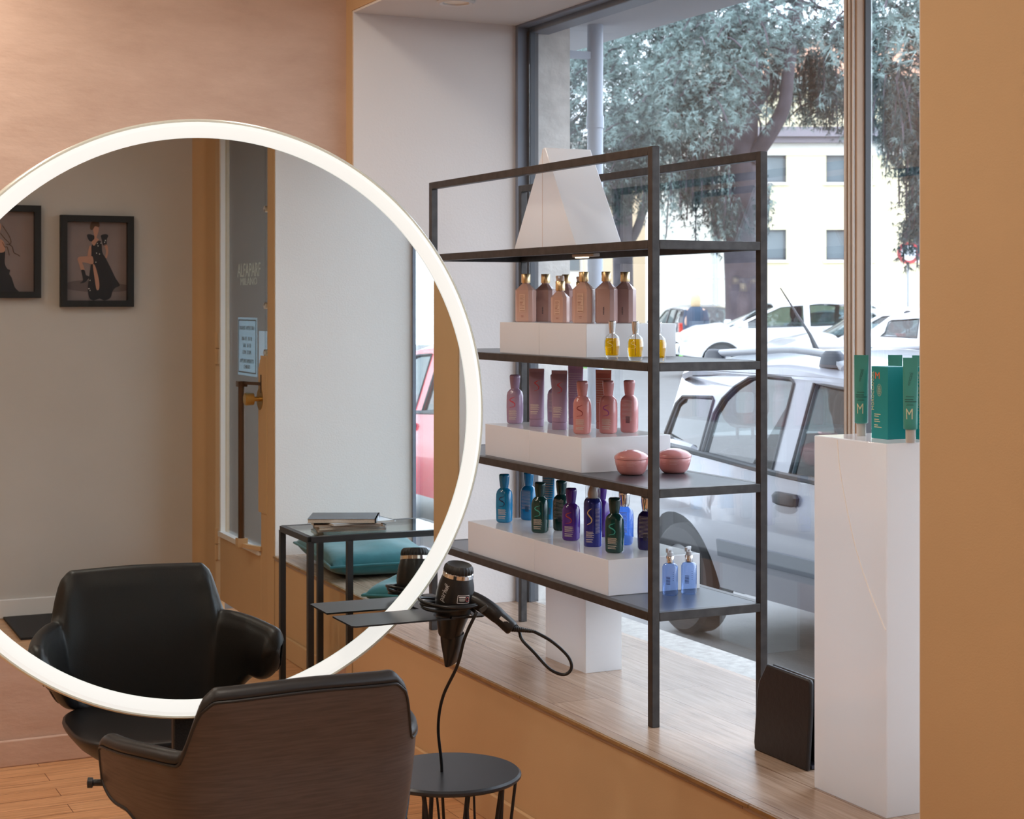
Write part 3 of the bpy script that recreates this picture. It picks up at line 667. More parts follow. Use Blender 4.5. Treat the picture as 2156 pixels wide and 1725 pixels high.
block(2.476, 2.80, 4.8745, 5.172, LV[1], 1.588, 'white block on the second shelf down, farther one, under rose bottles')
pr = thing('triangular_block', 'white triangular prism standing on the top shelf of the rack', 'display block', (2.58, 4.882, LV[0]), 0, 'white display blocks')
build('body', MB().prism([(-.222, 0), (.225, 0), (.007, .330), (-.007, .330)], -.082, .088, frame_M((0,0,0), (0,1,0), (0,0,1))), ACRYL, pr, bevel=.002)
build('seam', MB().box(-.0885,-.0878,-.0008,.0008,.002,.325), SEAM, pr)
block(2.600, 2.735, 4.785, 5.07, ZB, .772-T, 'white upright block standing on the bench under the rack')
pl = thing('display_plinth', 'tall white acrylic plinth with turquoise hair products beside the ochre pillar', 'plinth', (2.644, 3.268, ZB))
build('body', MB().box(-.146,.146,-.141,.141,0,.876), ACRYL, pl, bevel=.003)
cr = [(-.1466, .045, .872), (-.1466, .035, .80), (-.1466, .005, .70), (-.1466, -.03, .61), (-.1466, -.075, .53), (-.1466, -.125, .458), (-.1466, -.139, .44)]
build('crack', MB().tube(spline(cr, 6), .0016, 6), mat('pale_crack', (.95,.92,.88), .4), pl)

# black bag leaning by the plinth
bg_ = thing('leather_bag', 'slim black leather bag standing on the bench against the white plinth', 'bag', (2.590, 3.650, ZB))
BAGM = mat('dark_bag_leather', (.016,.014,.016), .4, bump=.1, bscale=60)
def bagpoly(k=0):
    P = [(-.118, .0), (-.123, .02), (-.122, .155), (-.116, .185), (-.088, .232), (-.082, .236), (.105, .232), (.112, .226), (.119, .15), (.119, .0)]
    return [(x*(1-k), z*(1-k*.5)) for x, z in P]
MB_ = frame_M((0,0,0), (0,-1,0), (0,0,1))
pan = MB().prism(bagpoly(), -.004, .006, Matrix.Translation((-.0,0,0)) @ MB_)
build('front_panel', MB().prism(bagpoly(), .0, .014, Matrix.Translation((-.012,0,0)) @ Matrix.Rotation(rad(4),4,'Y') @ MB_), BAGM, bg_, bevel=.005)
build('rear_panel', MB().prism(bagpoly(.01), -.014, .0, Matrix.Translation((.024,0,0)) @ Matrix.Rotation(rad(-4),4,'Y') @ MB_), BAGM, bg_, bevel=.005)
build('gusset', MB().box(-.006,.022,-.114,.112,.003,.012).prism([(-.008,.005),(.022,.005),(.014,.20),(.006,.20)], -.117,-.111, frame_M((0,0,0),(1,0,0),(0,0,1))), mat('blue_lit_gusset', (.03,.03,.05), .5), bg_)  # the daylight's blue on the gusset is put into its colour

# ------------------------------------------------------------------ bottles, tubes and jars
def colr(n, c, rough=.18, **k): return mat(n, c, rough, coat=.25, **k)
INKW = mat('pale_print', (.62,.55,.48), .5); INKD = mat('dark_print', (.06,.05,.07), .5)
def section(prof, z):
    for a, b in zip(prof, prof[1:]):
        if a[0] <= z <= b[0]:
            t = (z-a[0])/max(1e-9, b[0]-a[0]); return [a[i]+(b[i]-a[i])*t for i in (1,2,3)]
    return list(prof[-1][1:])
def wrap(prof, x, z, off=.0005):
    """point on the front (-Y) of a sup() body at arc offset x from the front middle"""
    rx, ry, e = section(prof, z)
    t = -pi/2+x/((rx+ry)/2); a, b = se(t, e)
    L = math.hypot(a*rx, b*ry); k = (L+off)/L
    return (a*rx*k, b*ry*k, z)
def ribbon(prof, pts, w):
    P = spline([(x, z, 0) for x, z in pts], 6); v = []; n = len(P)
    for i, p in enumerate(P):
        d = (P[min(i+1,n-1)]-P[max(i-1,0)]).normalized(); q = Vector((-d.y, d.x, 0))*w*(.25+.75*sin(pi*(i+.3)/(n+.3)))
        v += [wrap(prof, p.x+q.x, p.y+q.y), wrap(prof, p.x-q.x, p.y-q.y)]
    return MB().add(v, [(2*i, 2*i+1, 2*i+3, 2*i+2) for i in range(n-1)])
def lines(prof, rows):
    mb = MB()
    for x0, x1, z, h in rows:
        q = MB().grid(lambda a, c: wrap(prof, x0+(x1-x0)*a, z+h*c), 6, 1); mb.add(q.v, q.f)
    return mb
SW = [(.006,.094),(.000,.090),(-.004,.083),(.001,.076),(.006,.069),(.004,.061),(-.005,.056)]
TXT = [(-.008,.010,.046,.0015),(-.008,.012,.0425,.0012),(-.008,.009,.0395,.0012),(-.008,.013,.036,.0012),(-.008,.008,.033,.0012),(-.008,.012,.0295,.0012),(-.008,.010,.022,.002),(-.008,.007,.0175,.0012),(-.008,.009,.0145,.001)]
BPROF = [(0,.020,.017,3),(.002,.0245,.020,3),(.008,.0275,.0225,3),(.06,.0285,.0232,3),(.098,.0278,.0226,3),(.110,.0250,.0205,2.8),(.117,.0195,.0165,2.5),(.121,.0145,.0140,2.1),(.124,.0132,.0132,2)]
def shampoo(name, label, loc, rz, body, logo, group, cap=None, back=False, clear=False):
    r = thing(name, label, 'bottle', loc, rz, group)
    build('body', MB().sup(BPROF), body, r, ang=50)
    cp = MB().lathe([(.0138,.122),(.0146,.1235),(.0160,.133),(.0180,.150),(.0186,.160),(.0186,.1665),(.0150,.1705),(0,.171)], 32)
    c = build('cap', cp, cap or body, r, ang=50)
    build('cap_lip', MB().box(-.004,.004,-.0200,-.0175,.1605,.1655), cap or body, c)
    if back:
        build('printing', lines(BPROF, [(-.012,.012,.104-.0042*k,.0012) for k in range(16)]), INKW if body is not None else INKD, r)
        build('barcode', lines(BPROF, [(-.001,.006,.052-.0022*k,.0012) for k in range(10)]), INKD, r)
    else:
        build('logo', ribbon(BPROF, SW, .0014), logo, r)
        build('printing', lines(BPROF, TXT), INKW, r)
    return r
def tube(name, label, loc, rz, body, logo, group, h=.197, w=.026, foot=True, back=False, cap=None):
    r = thing(name, label, 'tube', loc, rz, group)
    f = lambda z: (1-z)
    prof = []
    for k in range(13):
        t = k/12; z = .026+(h-.026-.012)*t
        prof.append((z, w*(1+.10*t), max(.0012, .0185*(1-t)**.75+.0012), 2+.6*t))
    prof.append((h-.012, w*1.11, .0012, 4)); prof.append((h, w*1.11, .0010, 4))
    build('body', MB().sup(prof, 40), body, r, ang=50)
    build('cap', MB().sup([(0,w*.9,.018,2.4),(.002,w*.96,.0195,2.4),(.0235,w*.98,.0195,2.3),(.0245,w*.93,.0180,2.3),(.027,w*.92,.0175,2.2)]), cap or body, r, ang=50)
    if back:
        build('printing', lines(prof, [(-.016,.016,h-.03-.008*k,.0011) for k in range(11)]), INKW, r)
        build('barcode', lines(prof, [(.002,.014,.065-.0026*k,.0014) for k in range(9)]), INKD, r)
    else:
        build('logo', ribbon(prof, [(x*.8+.002, z+.065) for x, z in SW], .0012), logo, r)
        build('printing', lines(prof, [(x0-.006, x1, z+.028, q) for x0, x1, z, q in TXT]), INKW, r)
    return r
LIL = colr('lilac_plastic', (.38,.255,.38), .2); LILT = colr('lilac_tube_plastic', (.31,.205,.305), .35); COR = colr('coral_plastic', (.60,.25,.24), .16); CORT = colr('coral_tube_plastic', (.42,.13,.10), .25)
REDP = mat('red_print', (.55,.06,.09), .4); BROP = mat('brown_red_print', (.30,.06,.06), .4); VIOP = mat('violet_print', (.33,.07,.30), .4)
BLU = colr('bright_blue_plastic', (.006,.20,.42), .14); DKG = colr('dark_green_plastic', (.006,.045,.040), .14); PUR = colr('deep_purple_plastic', (.075,.02,.22), .14)
NAVP = mat('navy_print', (.01,.02,.07), .4); GRNP = mat('green_print', (.05,.36,.30), .4); GOLP = mat('gold_print', (.70,.50,.26), .4); INDB = colr('indigo_plastic', (.025,.015,.13), .12)
G4, G3, G2 = 'bottles and tubes on the lowest shelf', 'bottles and tubes on the third shelf', 'rose bottles on the second shelf'
Z4, Z3, Z2 = .8803, 1.2323, 1.5883
RZ = -rad(52)
shampoo('shampoo_bottle', 'bright blue shampoo bottle with a dark swirl, farthest left on the lowest shelf', (2.560,5.311,Z4), RZ, BLU, NAVP, G4)
shampoo('shampoo_bottle', 'bright blue bottle turned back to front behind the front blue and green bottles', (2.666,5.331,Z4), RZ, BLU, NAVP, G4, back=True)
gA = shampoo('shampoo_bottle', 'dark green bottle on the far white block of the lowest shelf, in front', (2.551,5.016,Z4), RZ, DKG, GRNP, G4)
shampoo('shampoo_bottle', 'dark green bottle with its back label showing, behind the front green one', (2.643,5.036,Z4), RZ, DKG, GRNP, G4, back=True)
dup(gA, (2.554,4.513,Z4), 'dark green bottle at the near front corner of the lowest white block', RZ, G4)
pA = shampoo('shampoo_bottle', 'purple bottle with a red swirl at the front of the lowest white block', (2.560,4.810,Z4), RZ, PUR, mat('orange_red_print', (.45,.06,.04), .4), G4)
dup(pA, (2.692,4.845,Z4), 'purple bottle mostly hidden behind the blue mousse can', RZ-.3, G4)
shampoo('shampoo_bottle', 'dark indigo bottle with a silver cap beside the near rack post', (2.674,4.520,Z4), RZ, INDB, NAVP, G4, cap=CHROME, back=True)
tube('conditioner_tube', 'bright blue tube standing on a clear cap between the green bottles', (2.648,5.142,Z4), RZ, BLU, NAVP, G4, h=.208, w=.021, back=True, cap=mat('clear_cap', (.85,.88,.9), .1, trans=.6))
# clear blue rinse bottle with silver cap
CBL = pane('clear_blue_liquid', (.30,.50,.95), .06); CBL2 = pane('pale_blue_liquid', (.60,.73,.985), .06)
cb = shampoo('shampoo_bottle', 'see-through blue bottle with a silver cap behind the near green bottle', (2.668,4.650,Z4), RZ, CBL, NAVP, G4, cap=CHROME, back=True)
# mousse can
mc = thing('mousse_can', 'royal blue mousse can with a clear domed cap on the lowest shelf', 'can', (2.562,4.667,Z4), RZ, G4)
CANP = [(0,.0275,.0275,2),(.003,.0290,.0290,2),(.135,.0290,.0290,2),(.142,.0275,.0275,2),(.150,.0235,.0235,2),(.153,.0215,.0215,2)]
build('body', MB().sup(CANP), colr('royal_blue_metal', (.020,.028,.24), .22, metal=.25), mc, ang=50)
build('logo', ribbon(CANP, [(x*1.4, z*1.35-.005) for x, z in SW], .0022), GOLP, mc); build('printing', lines(CANP, [(x0*1.5, x1*1.2, z*1.02, q) for x0, x1, z, q in TXT]+[(.02,.036,.12-.004*k,.001) for k in range(20)]), INKW, mc)
build('nozzle', MB().lathe([(0,.151),(.015,.153),(.017,.165),(.0125,.183),(.008,.192),(0,.194)], 24), mat('cream_plastic', (.62,.55,.50), .4), mc)
build('clear_cap', MB().lathe([(.0235,.151),(.0235,.185),(.0215,.197),(.018,.199),(0,.1995)], 32), pane('clear_cap_plastic', (.95,.95,.95), .06), mc)
# spray bottles on the sheet
def spray(label, loc):
    r = thing('spray_bottle', label, 'bottle', loc, RZ, 'pale blue spray bottles')
    pf = [(0,.020,.014,4),(.003,.0225,.0165,4),(.085,.0225,.0165,4),(.093,.019,.0145,3),(.097,.012,.012,2)]
    build('body', MB().sup(pf), CBL2, r, ang=50)
    build('label', lines(pf, [(-.0015,.0015,.055-.0035*k,.0018) for k in range(7)]+[(.009,.011,.070-.006*k,.002) for k in range(5)]), mat('blue_print', (.03,.06,.22), .5), r)
    build('collar', MB().lathe([(.0115,.096),(.0122,.098),(.0122,.117),(.0115,.118),(0,.118)], 28), CHROME, r)
    hd = build('spray_head', MB().lathe([(0,.117),(.0095,.118),(.0095,.128),(.006,.13),(.006,.136),(0,.136)], 20).box(-.005,.005,-.024,.008,.136,.1435).box(-.004,.004,-.027,-.022,.131,.1435), mat('milky_plastic', (.78,.78,.80), .3, trans=.3), r, bevel=.001)
    return r
s1 = spray('pale blue spray bottle half hidden behind the near rack post', (2.640,4.325,LV[3]))
dup(s1, (2.702,4.318,LV[3]), 'pale blue spray bottle right of the near rack post, fully in view', RZ)
# third shelf
shampoo('shampoo_bottle', 'lilac bottle with a red swirl, farthest left on the third shelf', (2.570,5.246,Z3), RZ, LIL, REDP, G3)
shampoo('shampoo_bottle', 'lilac bottle half hidden behind the second lilac tube', (2.714,5.215,Z3), RZ, LIL, REDP, G3, back=True)
tA = tube('conditioner_tube', 'lilac tube with a red swirl, next to the lilac bottle at the left end', (2.577,5.092,Z3), RZ, LILT, REDP, G3)
dup(tA, (2.577,4.924,Z3), 'lilac tube with a red swirl, beside the first coral bottle', RZ, G3)
tube('conditioner_tube', 'pinkish lilac tube with a barcode on its back, standing behind the front row', (2.735,5.105,Z3), RZ, colr('pink_lilac_plastic', (.36,.20,.30), .35), REDP, G3, h=.205, back=True)
cA = shampoo('shampoo_bottle', 'coral bottle at the front corner of the third shelf block', (2.558,4.730,Z3), RZ, COR, BROP, G3)
shampoo('shampoo_bottle', 'coral bottle with a violet swirl, middle of the three coral ones', (2.643,4.711,Z3), RZ, COR, VIOP, G3)
shampoo('shampoo_bottle', 'coral bottle with a back label, last of the three towards the rack post', (2.724,4.716,Z3), RZ, COR, BROP, G3, back=True)
tube('conditioner_tube', 'coral tube with a crumpled top behind the middle coral bottle', (2.728,4.895,Z3), RZ, CORT, BROP, G3, back=True)
def jar(label, loc):
    r = thing('cream_jar', label, 'jar', loc, RZ, 'coral cream jars')
    pf = [(0,.032,.032,2),(.003,.037,.037,2),(.012,.044,.044,2),(.030,.050,.050,2),(.0455,.0523,.0523,2),(.0475,.0512,.0512,2)]
    build('body', MB().sup(pf, 56), COR, r, ang=50)
    build('lid', MB().lathe([(.0512,.0475),(.0538,.0485),(.0540,.054),(.0523,.058),(.041,.067),(.020,.0745),(.006,.0765),(0,.0765)], 56), COR, r, ang=50)
    build('printing', lines(pf, [(-.022,-.008,.040,.0008),(-.022,-.008,.036,.0008),(-.022,-.011,.033,.0008),(-.022,-.008,.028,.0008),(.004,.034,.0415,.0009),(.004,.030,.038,.0012),(.004,.034,.034,.0009),(.004,.026,.030,.0009)]), mat('rose_print', (.75,.45,.42), .5), r)
    return r
j1 = jar('coral cream jar in front of the white block on the third shelf', (2.600,4.487,LV[2]))
dup(j1, (2.748,4.478,LV[2]), 'coral cream jar partly behind the near rack post', RZ)
# rose bottles with gold caps: eight-sided bodies with sloping shoulders
def octa(w, d, c): return [(w-c,-d),(w,-d+c),(w,d-c),(w-c,d),(-w+c,d),(-w,d-c),(-w,-d+c),(-w+c,-d)]
def rosebottle(name, label, loc, rz, sc=1.0, pump=False, back=False, body=None):
    r = thing(name, label, 'bottle', loc, rz, G2)
    w, d, hb = .033*sc, .025*sc, (.108 if not pump else .083)
    hs = hb+.022*sc; cw = .0155
    R = [[(x*k, y*k, z) for x, y in octa(w, d, .011*sc)] for z, k in ((0,.90),(.003,.97),(.006,1),(hb,1))]
    cc = [(cw*.86*cos(a), cw*.86*sin(a), hs) for a in [-pi/2+pi/8+.35+2*pi*k/8 for k in range(8)]]
    R.append([(x*.5+p[0]*.5, y*.5+p[1]*.5, hb+.011*sc) for (x, y), p in zip(octa(w,d,.011*sc), cc)]); R.append(cc); R.append([(p[0],p[1],hs+.006) for p in cc])
    build('body', MB().rings(R), body or ROSE, r, ang=22, bevel=.0012)
    c = build('cap', MB().lathe([(cw*.98,hs+.003),(cw,hs+.004),(cw,hs+.033),(cw*.96,hs+.034),(0,hs+.034)], 36), GOLD, r)
    if pump:
        build('pump_head', MB().lathe([(0,hs+.034),(.0135,hs+.034),(.0135,hs+.049),(.0125,hs+.052),(0,hs+.052)], 28).box(-.005,.005,-.026,-.008,hs+.0425,hs+.051), mat('beige_pump', (.66,.52,.44), .35), r, bevel=.001)
    y = -d-.0004
    if back:
        bc = MB()
        for k in range(7): bc.box(-.0015,.003,y-.0002,y,.028+.0035*k,.030+.0035*k)
        build('barcode', bc, INKD, r)
    else:
        k = hb/.108
        build('label', MB().box(-.012*sc,.010*sc,y-.0003,y+.0002,.034*k,.095*k), mat('pale_label_print', (.66,.44,.34), .5), r)
        tx = MB()
        for i, (a, b_, hh) in enumerate(((-.010,.004,.001),(-.010,.007,.001),(-.010,.002,.001),(-.010,.006,.001),(-.010,.003,.001),(-.010,.001,.0016),(-.010,-.001,.0016),(-.010,.007,.001),(-.010,.004,.001),(-.010,.006,.001))):
            tx.box(a*sc, b_*sc, y-.0006, y-.0003, (.089-.0048*i)*k, (.089-.0048*i)*k+hh)
        tx.box(-.010*sc,.008*sc,y-.0006,y-.0003,.037*k,.039*k); tx.box(-.006,.004,y-.0003,y,.020*k,.0215*k); tx.box(-.005,.003,y-.0003,y,.016*k,.017*k)
        build('printing', tx, mat('brown_print', (.27,.10,.07), .5), r)
    return r
ROSE = colr('rose_beige_plastic', (.56,.345,.285), .28); ROSED = colr('darker_rose_plastic', (.42,.26,.235), .3)
rA = rosebottle('shampoo_bottle', 'rose bottle with a pale label and gold cap, leftmost on the second shelf', (2.550,5.121,Z2), RZ)
rosebottle('shampoo_bottle', 'rose bottle seen from its back, second from the left, gold cap', (2.628,5.125,Z2), RZ, back=True, body=ROSED)
dup(rA, (2.550,4.705,Z2), 'rose bottle with a pale label right of the small pump bottle', RZ, G2)
rB = rosebottle('shampoo_bottle', 'rose bottle with a barcode left of the last one in the row', (2.602,4.650,Z2), RZ, back=True, body=ROSED)
dup(rB, (2.680,4.667,Z2), 'rose bottle with a barcode, last in the row towards the near rack post', RZ, G2)
dup(rB, (2.722,5.150,Z2), 'rose bottle behind the small pump bottle, only its shoulders showing', RZ, G2)
rosebottle('pump_bottle', 'small rose pump bottle with a beige pump head in the front row', (2.540,4.848,Z2), RZ, sc=.86, pump=True)
rosebottle('pump_bottle', 'small rose pump bottle behind the labelled bottle, only its pump showing', (2.690,4.985,Z2), RZ, sc=.86, pump=True, back=True)
# amber oils
AMB = pane('amber_oil', (1.0,.74,.05), .04); OILG = pane('oil_glass', (.97,.97,.95), .07)
def oil(label, loc):
    r = thing('oil_bottle', label, 'bottle', loc, RZ, 'amber oil bottles')
    pf = [(0,.0165,.013,3.2),(.002,.0180,.0145,3.2),(.012,.0215,.0175,3),(.035,.0235,.0190,3),(.055,.0232,.0188,3),(.067,.0200,.0165,2.8),(.074,.0135,.0125,2.3),(.077,.0085,.0085,2),(.080,.0080,.0080,2)]
    build('glass', MB().sup(pf), OILG, r, ang=50)
    build('oil', MB().sup([(.011,.0165,.0128,3.2),(.013,.0190,.0150,3.1),(.035,.0210,.0165,3),(.055,.0206,.0162,3),(.0635,.0180,.0145,2.9)]), AMB, r, ang=50)
    build('dip_tube', MB().tube([(0,0,.014),(0,0,.078)], .0012, 8), mat('dip_tube', (.35,.16,.02), .4), r)
    build('cap', MB().lathe([(0,.078),(.0090,.078),(.0088,.082),(.0100,.090),(.0112,.108),(.0112,.114),(.0095,.1155),(0,.1155)], 28), CHROME, r)
    build('logo', ribbon(pf, [(x*.8, z*.62+.0) for x, z in SW], .0005), mat('pale_gold_print', (.95,.80,.45), .5), r)
    return r
o1 = oil('amber oil bottle with a silver cap, farthest from the near rack post', (2.500,4.432,LV[1]))
dup(o1, (2.500,4.292,LV[1]), 'amber oil bottle with a silver cap, middle of the three', RZ)
dup(o1, (2.500,4.162,LV[1]), 'amber oil bottle cut by the near rack post', RZ)
# turquoise boxes and tubes on the plinth
TEAL = mat('turquoise_card', (.004,.25,.26), .45); TEALT = mat('turquoise_tube', (.05,.28,.235), .35, coat=.2); CREAM = mat('cream_print', (.62,.60,.42), .5); ORNG = mat('orange_print', (.75,.16,.05), .5); CAPC = mat('clear_grey_cap', (.60,.55,.50), .12, trans=.2)
ZP = ZB+.8765
GP = 'turquoise products on the plinth'
def carton(label, loc, rz):
    r = thing('carton', label, 'box', loc, rz, GP)
    w, d, h = .036, .032, .175
    pts = [(-.0315,-.030),(.0315,-.030),(.0315,.030),(-.0315,.030)]
    build('box', MB().prism(pts, 0, h, Matrix.Identity(4)), TEAL, r, bevel=.0008)
    fx = Vector((1,0,0)); o = Vector((-.0315,-.030,0)); nn = Vector((fx.y,-fx.x,0))*.0005
    Mf = lambda a, z, x=fx, y=Vector((0,0,1)): frame_M(o+fx*a+nn+Vector((0,0,z)), x, y)
    build('brand_lettering', text_mb('MOROCCANOIL', .0125, Mf(.0068, .116, Vector((0,0,1)), -fx), sxy=(1.02,1), depth=.0002), CREAM, r)
    build('brand_initial', text_mb('M', .024, Mf(.0240, .152), sxy=(1.1,1), depth=.0002), ORNG, r)
    ov = MB()
    n = 40
    for k in range(n):
        t0, t1 = 2*pi*k/n, 2*pi*(k+1)/n
        ov.add([Mf(.031,.118) @ Vector((q*.0088*cos(t), q*.0148*sin(t), 0)) for t in (t0, t1) for q in (1, .94)], [(0,1,3,2)])
    for k, wd in enumerate((.003,.008,.010,.011,.012,.012,.011,.009,.008)):
        z = .010-.0025*k; ov.add([Mf(.031,.118) @ Vector(p) for p in ((-wd/2,z,0),(wd/2,z,0),(wd/2,z+.0009,0),(-wd/2,z+.0009,0))], [(0,1,2,3)])
    for k, (a, b) in enumerate(((.012,.036),(.012,.029),(.012,.030),(.012,.034),(.012,.026),(.012,.040))):
        z = .058-.0048*k-(.003 if k > 1 else 0)-(.004 if k > 3 else 0); ov.add([Mf(0,0) @ Vector(p) for p in ((a,z,0),(b,z,0),(b,z+.0022,0),(a,z+.0022,0))], [(0,1,2,3)])
    build('printing', ov, CREAM, r)
    return r
c1 = carton('turquoise carton with cream lettering and orange initial, left on the plinth', (2.602,3.246,ZP), -pi/2)
dup(c1, (2.672,3.165,ZP), 'turquoise carton mostly cut off by the ochre pillar', -pi/2)
def htube(label, loc, rz):
    r = thing('cream_tube', label, 'tube', loc, rz, GP)
    h, w = .200, .0165
    prof = []
    for k in range(12):
        t = k/11; prof.append((.034+(h-.046)*t, w*(1+.06*t), max(.001, w*(1-t**1.5)+.001), 2+.5*t))
    prof.append((h, w*1.06, .0010, 4))
    prof = [(.031,w*.80,w*.80,2),(.0325,w*.96,w*.96,2)]+prof
    build('body', MB().sup(prof, 36), TEALT, r, ang=50)
    build('cap', MB().lathe([(0,0),(.0112,0),(.0115,.001),(.0115,.032),(0,.032)], 28), CAPC, r)
    def curve_text(body, size, x, z, sx, rot=0):
        t = text_mb(body, size, Matrix.Rotation(rot, 4, 'Z'), depth=0, sxy=(sx, 1))
        t.v = [wrap(prof, x+p[0], z+p[1], .0004) for p in t.v]; return t
    build('initial', curve_text('M', .036, -.004, .067, .62), CREAM, r)
    tx = lines(prof, [(-.010,.005,.108,.0012),(-.013,.004,.101,.002),(-.013,.012,.096,.002),(-.008,.004,.091,.0009),(-.010,.005,.088,.0009)])
    q = curve_text('moroccanoil', .006, -.001, .15, 1.0, rad(82)); tx.add(q.v, q.f)
    build('printing', tx, mat('dark_green_print', (.02,.09,.08), .5), r)
    return r
h1 = htube('turquoise tube with a cream initial at the left front of the plinth', (2.588,3.337,ZP), -rad(34))
dup(h1, (2.566,3.124,ZP), 'turquoise tube with a cream initial standing in front of the cartons', -rad(34))
dup(h1, (2.668,3.306,ZP), 'turquoise tube behind the left carton, only its top showing', -rad(30))
dup(h1, (2.702,3.256,ZP), 'turquoise tube behind the cartons beside the ochre pillar', -rad(30))

# ------------------------------------------------------------------ lamps
def downlight(x, y, z, watt, label, group=None, r_=.05):
    t = thing('downlight', label, 'ceiling light', (x, y, z), 0, group)
    build('trim_ring', MB().lathe([(r_,.002),(r_+.018,0),(r_+.022,-.006),(r_+.012,-.012),(r_,-.010),(r_,.002)], 40), mat('downlight_trim', (.75,.74,.72), .35), t)
    build('lens', MB().lathe([(0,-.004),(r_,-.004),(r_,-.002),(0,-.002)], 32), mat('lamp_lens', (1,.9,.75), .3, emit=1.2 if watt else 0), t)
    if watt:
        l = bpy.data.lights.new('lamp', 'AREA'); l.shape = 'DISK'; l.size = .26; l.energy = watt; l.color = LAMP_COL
        o = bpy.data.objects.new('lamp', l); COL.objects.link(o); o.parent = t; o.location = (0, 0, -.02)
    return t
downlight(2.535, 5.673, 2.776, 0, 'round white recessed ceiling light in the alcove ceiling above the rack')
for x, y, w in LAMPS: downlight(x, y, ZC, w, 'round white ceiling light of the room', 'room ceiling lights', .08)

# ------------------------------------------------------------------ street
GZ = -.12
ASPH = mat('asphalt', (.125, .122, .12), .55, var=.18, vscale=5, bump=.25, bscale=60)
struct('street', MB().box(3.05, 110, -60, 130, GZ-.2, GZ), ASPH)
KST = mat('kerb_stone', (.50,.49,.47), .85, var=.12, vscale=6)
# frame of the far side: d = depth along the view axis direction of the square
DV, RV = Vector((.4384,.8988,0)), Vector((.8988,-.4384,0))
def at(r, d, z=GZ): return tuple(RV*r+DV*d+Vector((0,0,z)))
def quad_box(r0, r1, d0, d1, z0, z1):
    mb = MB(); mb.rings([[at(r0,d0,z),at(r1,d0,z),at(r1,d1,z),at(r0,d1,z)] for z in (z0, z1)]); return mb
struct('kerb', quad_box(-6, 30, 39, 39.35, GZ-.1, GZ+.13), KST)
struct('tree_bed', quad_box(-6, 30, 39.35, 43, GZ-.1, GZ+.11), mat('bare_soil', (.30,.26,.21), .95, var=.25, vscale=3))
o = struct('lawn', quad_box(1, 9, 43, 54, GZ-.1, GZ+.15), mat('lawn_green', (.10,.30,.05), .9, var=.3, vscale=6))
struct('square_paving', quad_box(-40, 45, 54, 61, GZ-.1, GZ+.12), KST)

GP_ = .12
struct('square_parking', quad_box(-8, 45, 19.5, 38.99, GZ-.1, GP_), ASPH)
# ---- cars
TYRE = mat('tyre_rubber', (.022,.022,.024), .75); HUB = mat('wheel_cover', (.42,.43,.45), .35, metal=.4); TRIM = mat('black_car_trim', (.022,.024,.028), .5)
CGL = pane('car_glass', (.36,.45,.46), .09); CGL2 = pane('dark_car_glass', (.13,.16,.18), .10); SEATM = mat('car_seat_fabric', (.03,.03,.034), .8); CDARK = mat('car_interior', (.02,.021,.024), .8)
HLG = mat('headlamp', (.62,.66,.70), .1, coat=.5); TLR = mat('tail_lamp_red', (.62,.035,.025), .15, coat=.5)
def paint(n, c, m=.0, r=.3): return mat(n, c, r, metal=m, coat=.6)
def lerpc(pts, x):
    if x <= pts[0][0]: return pts[0][1]
    for a, b in zip(pts, pts[1:]):
        if x <= b[0]:
            t = (x-a[0])/(b[0]-a[0]); t = t*t*(3-2*t)*.5+t*.5; return a[1]+(b[1]-a[1])*t
    return pts[-1][1]
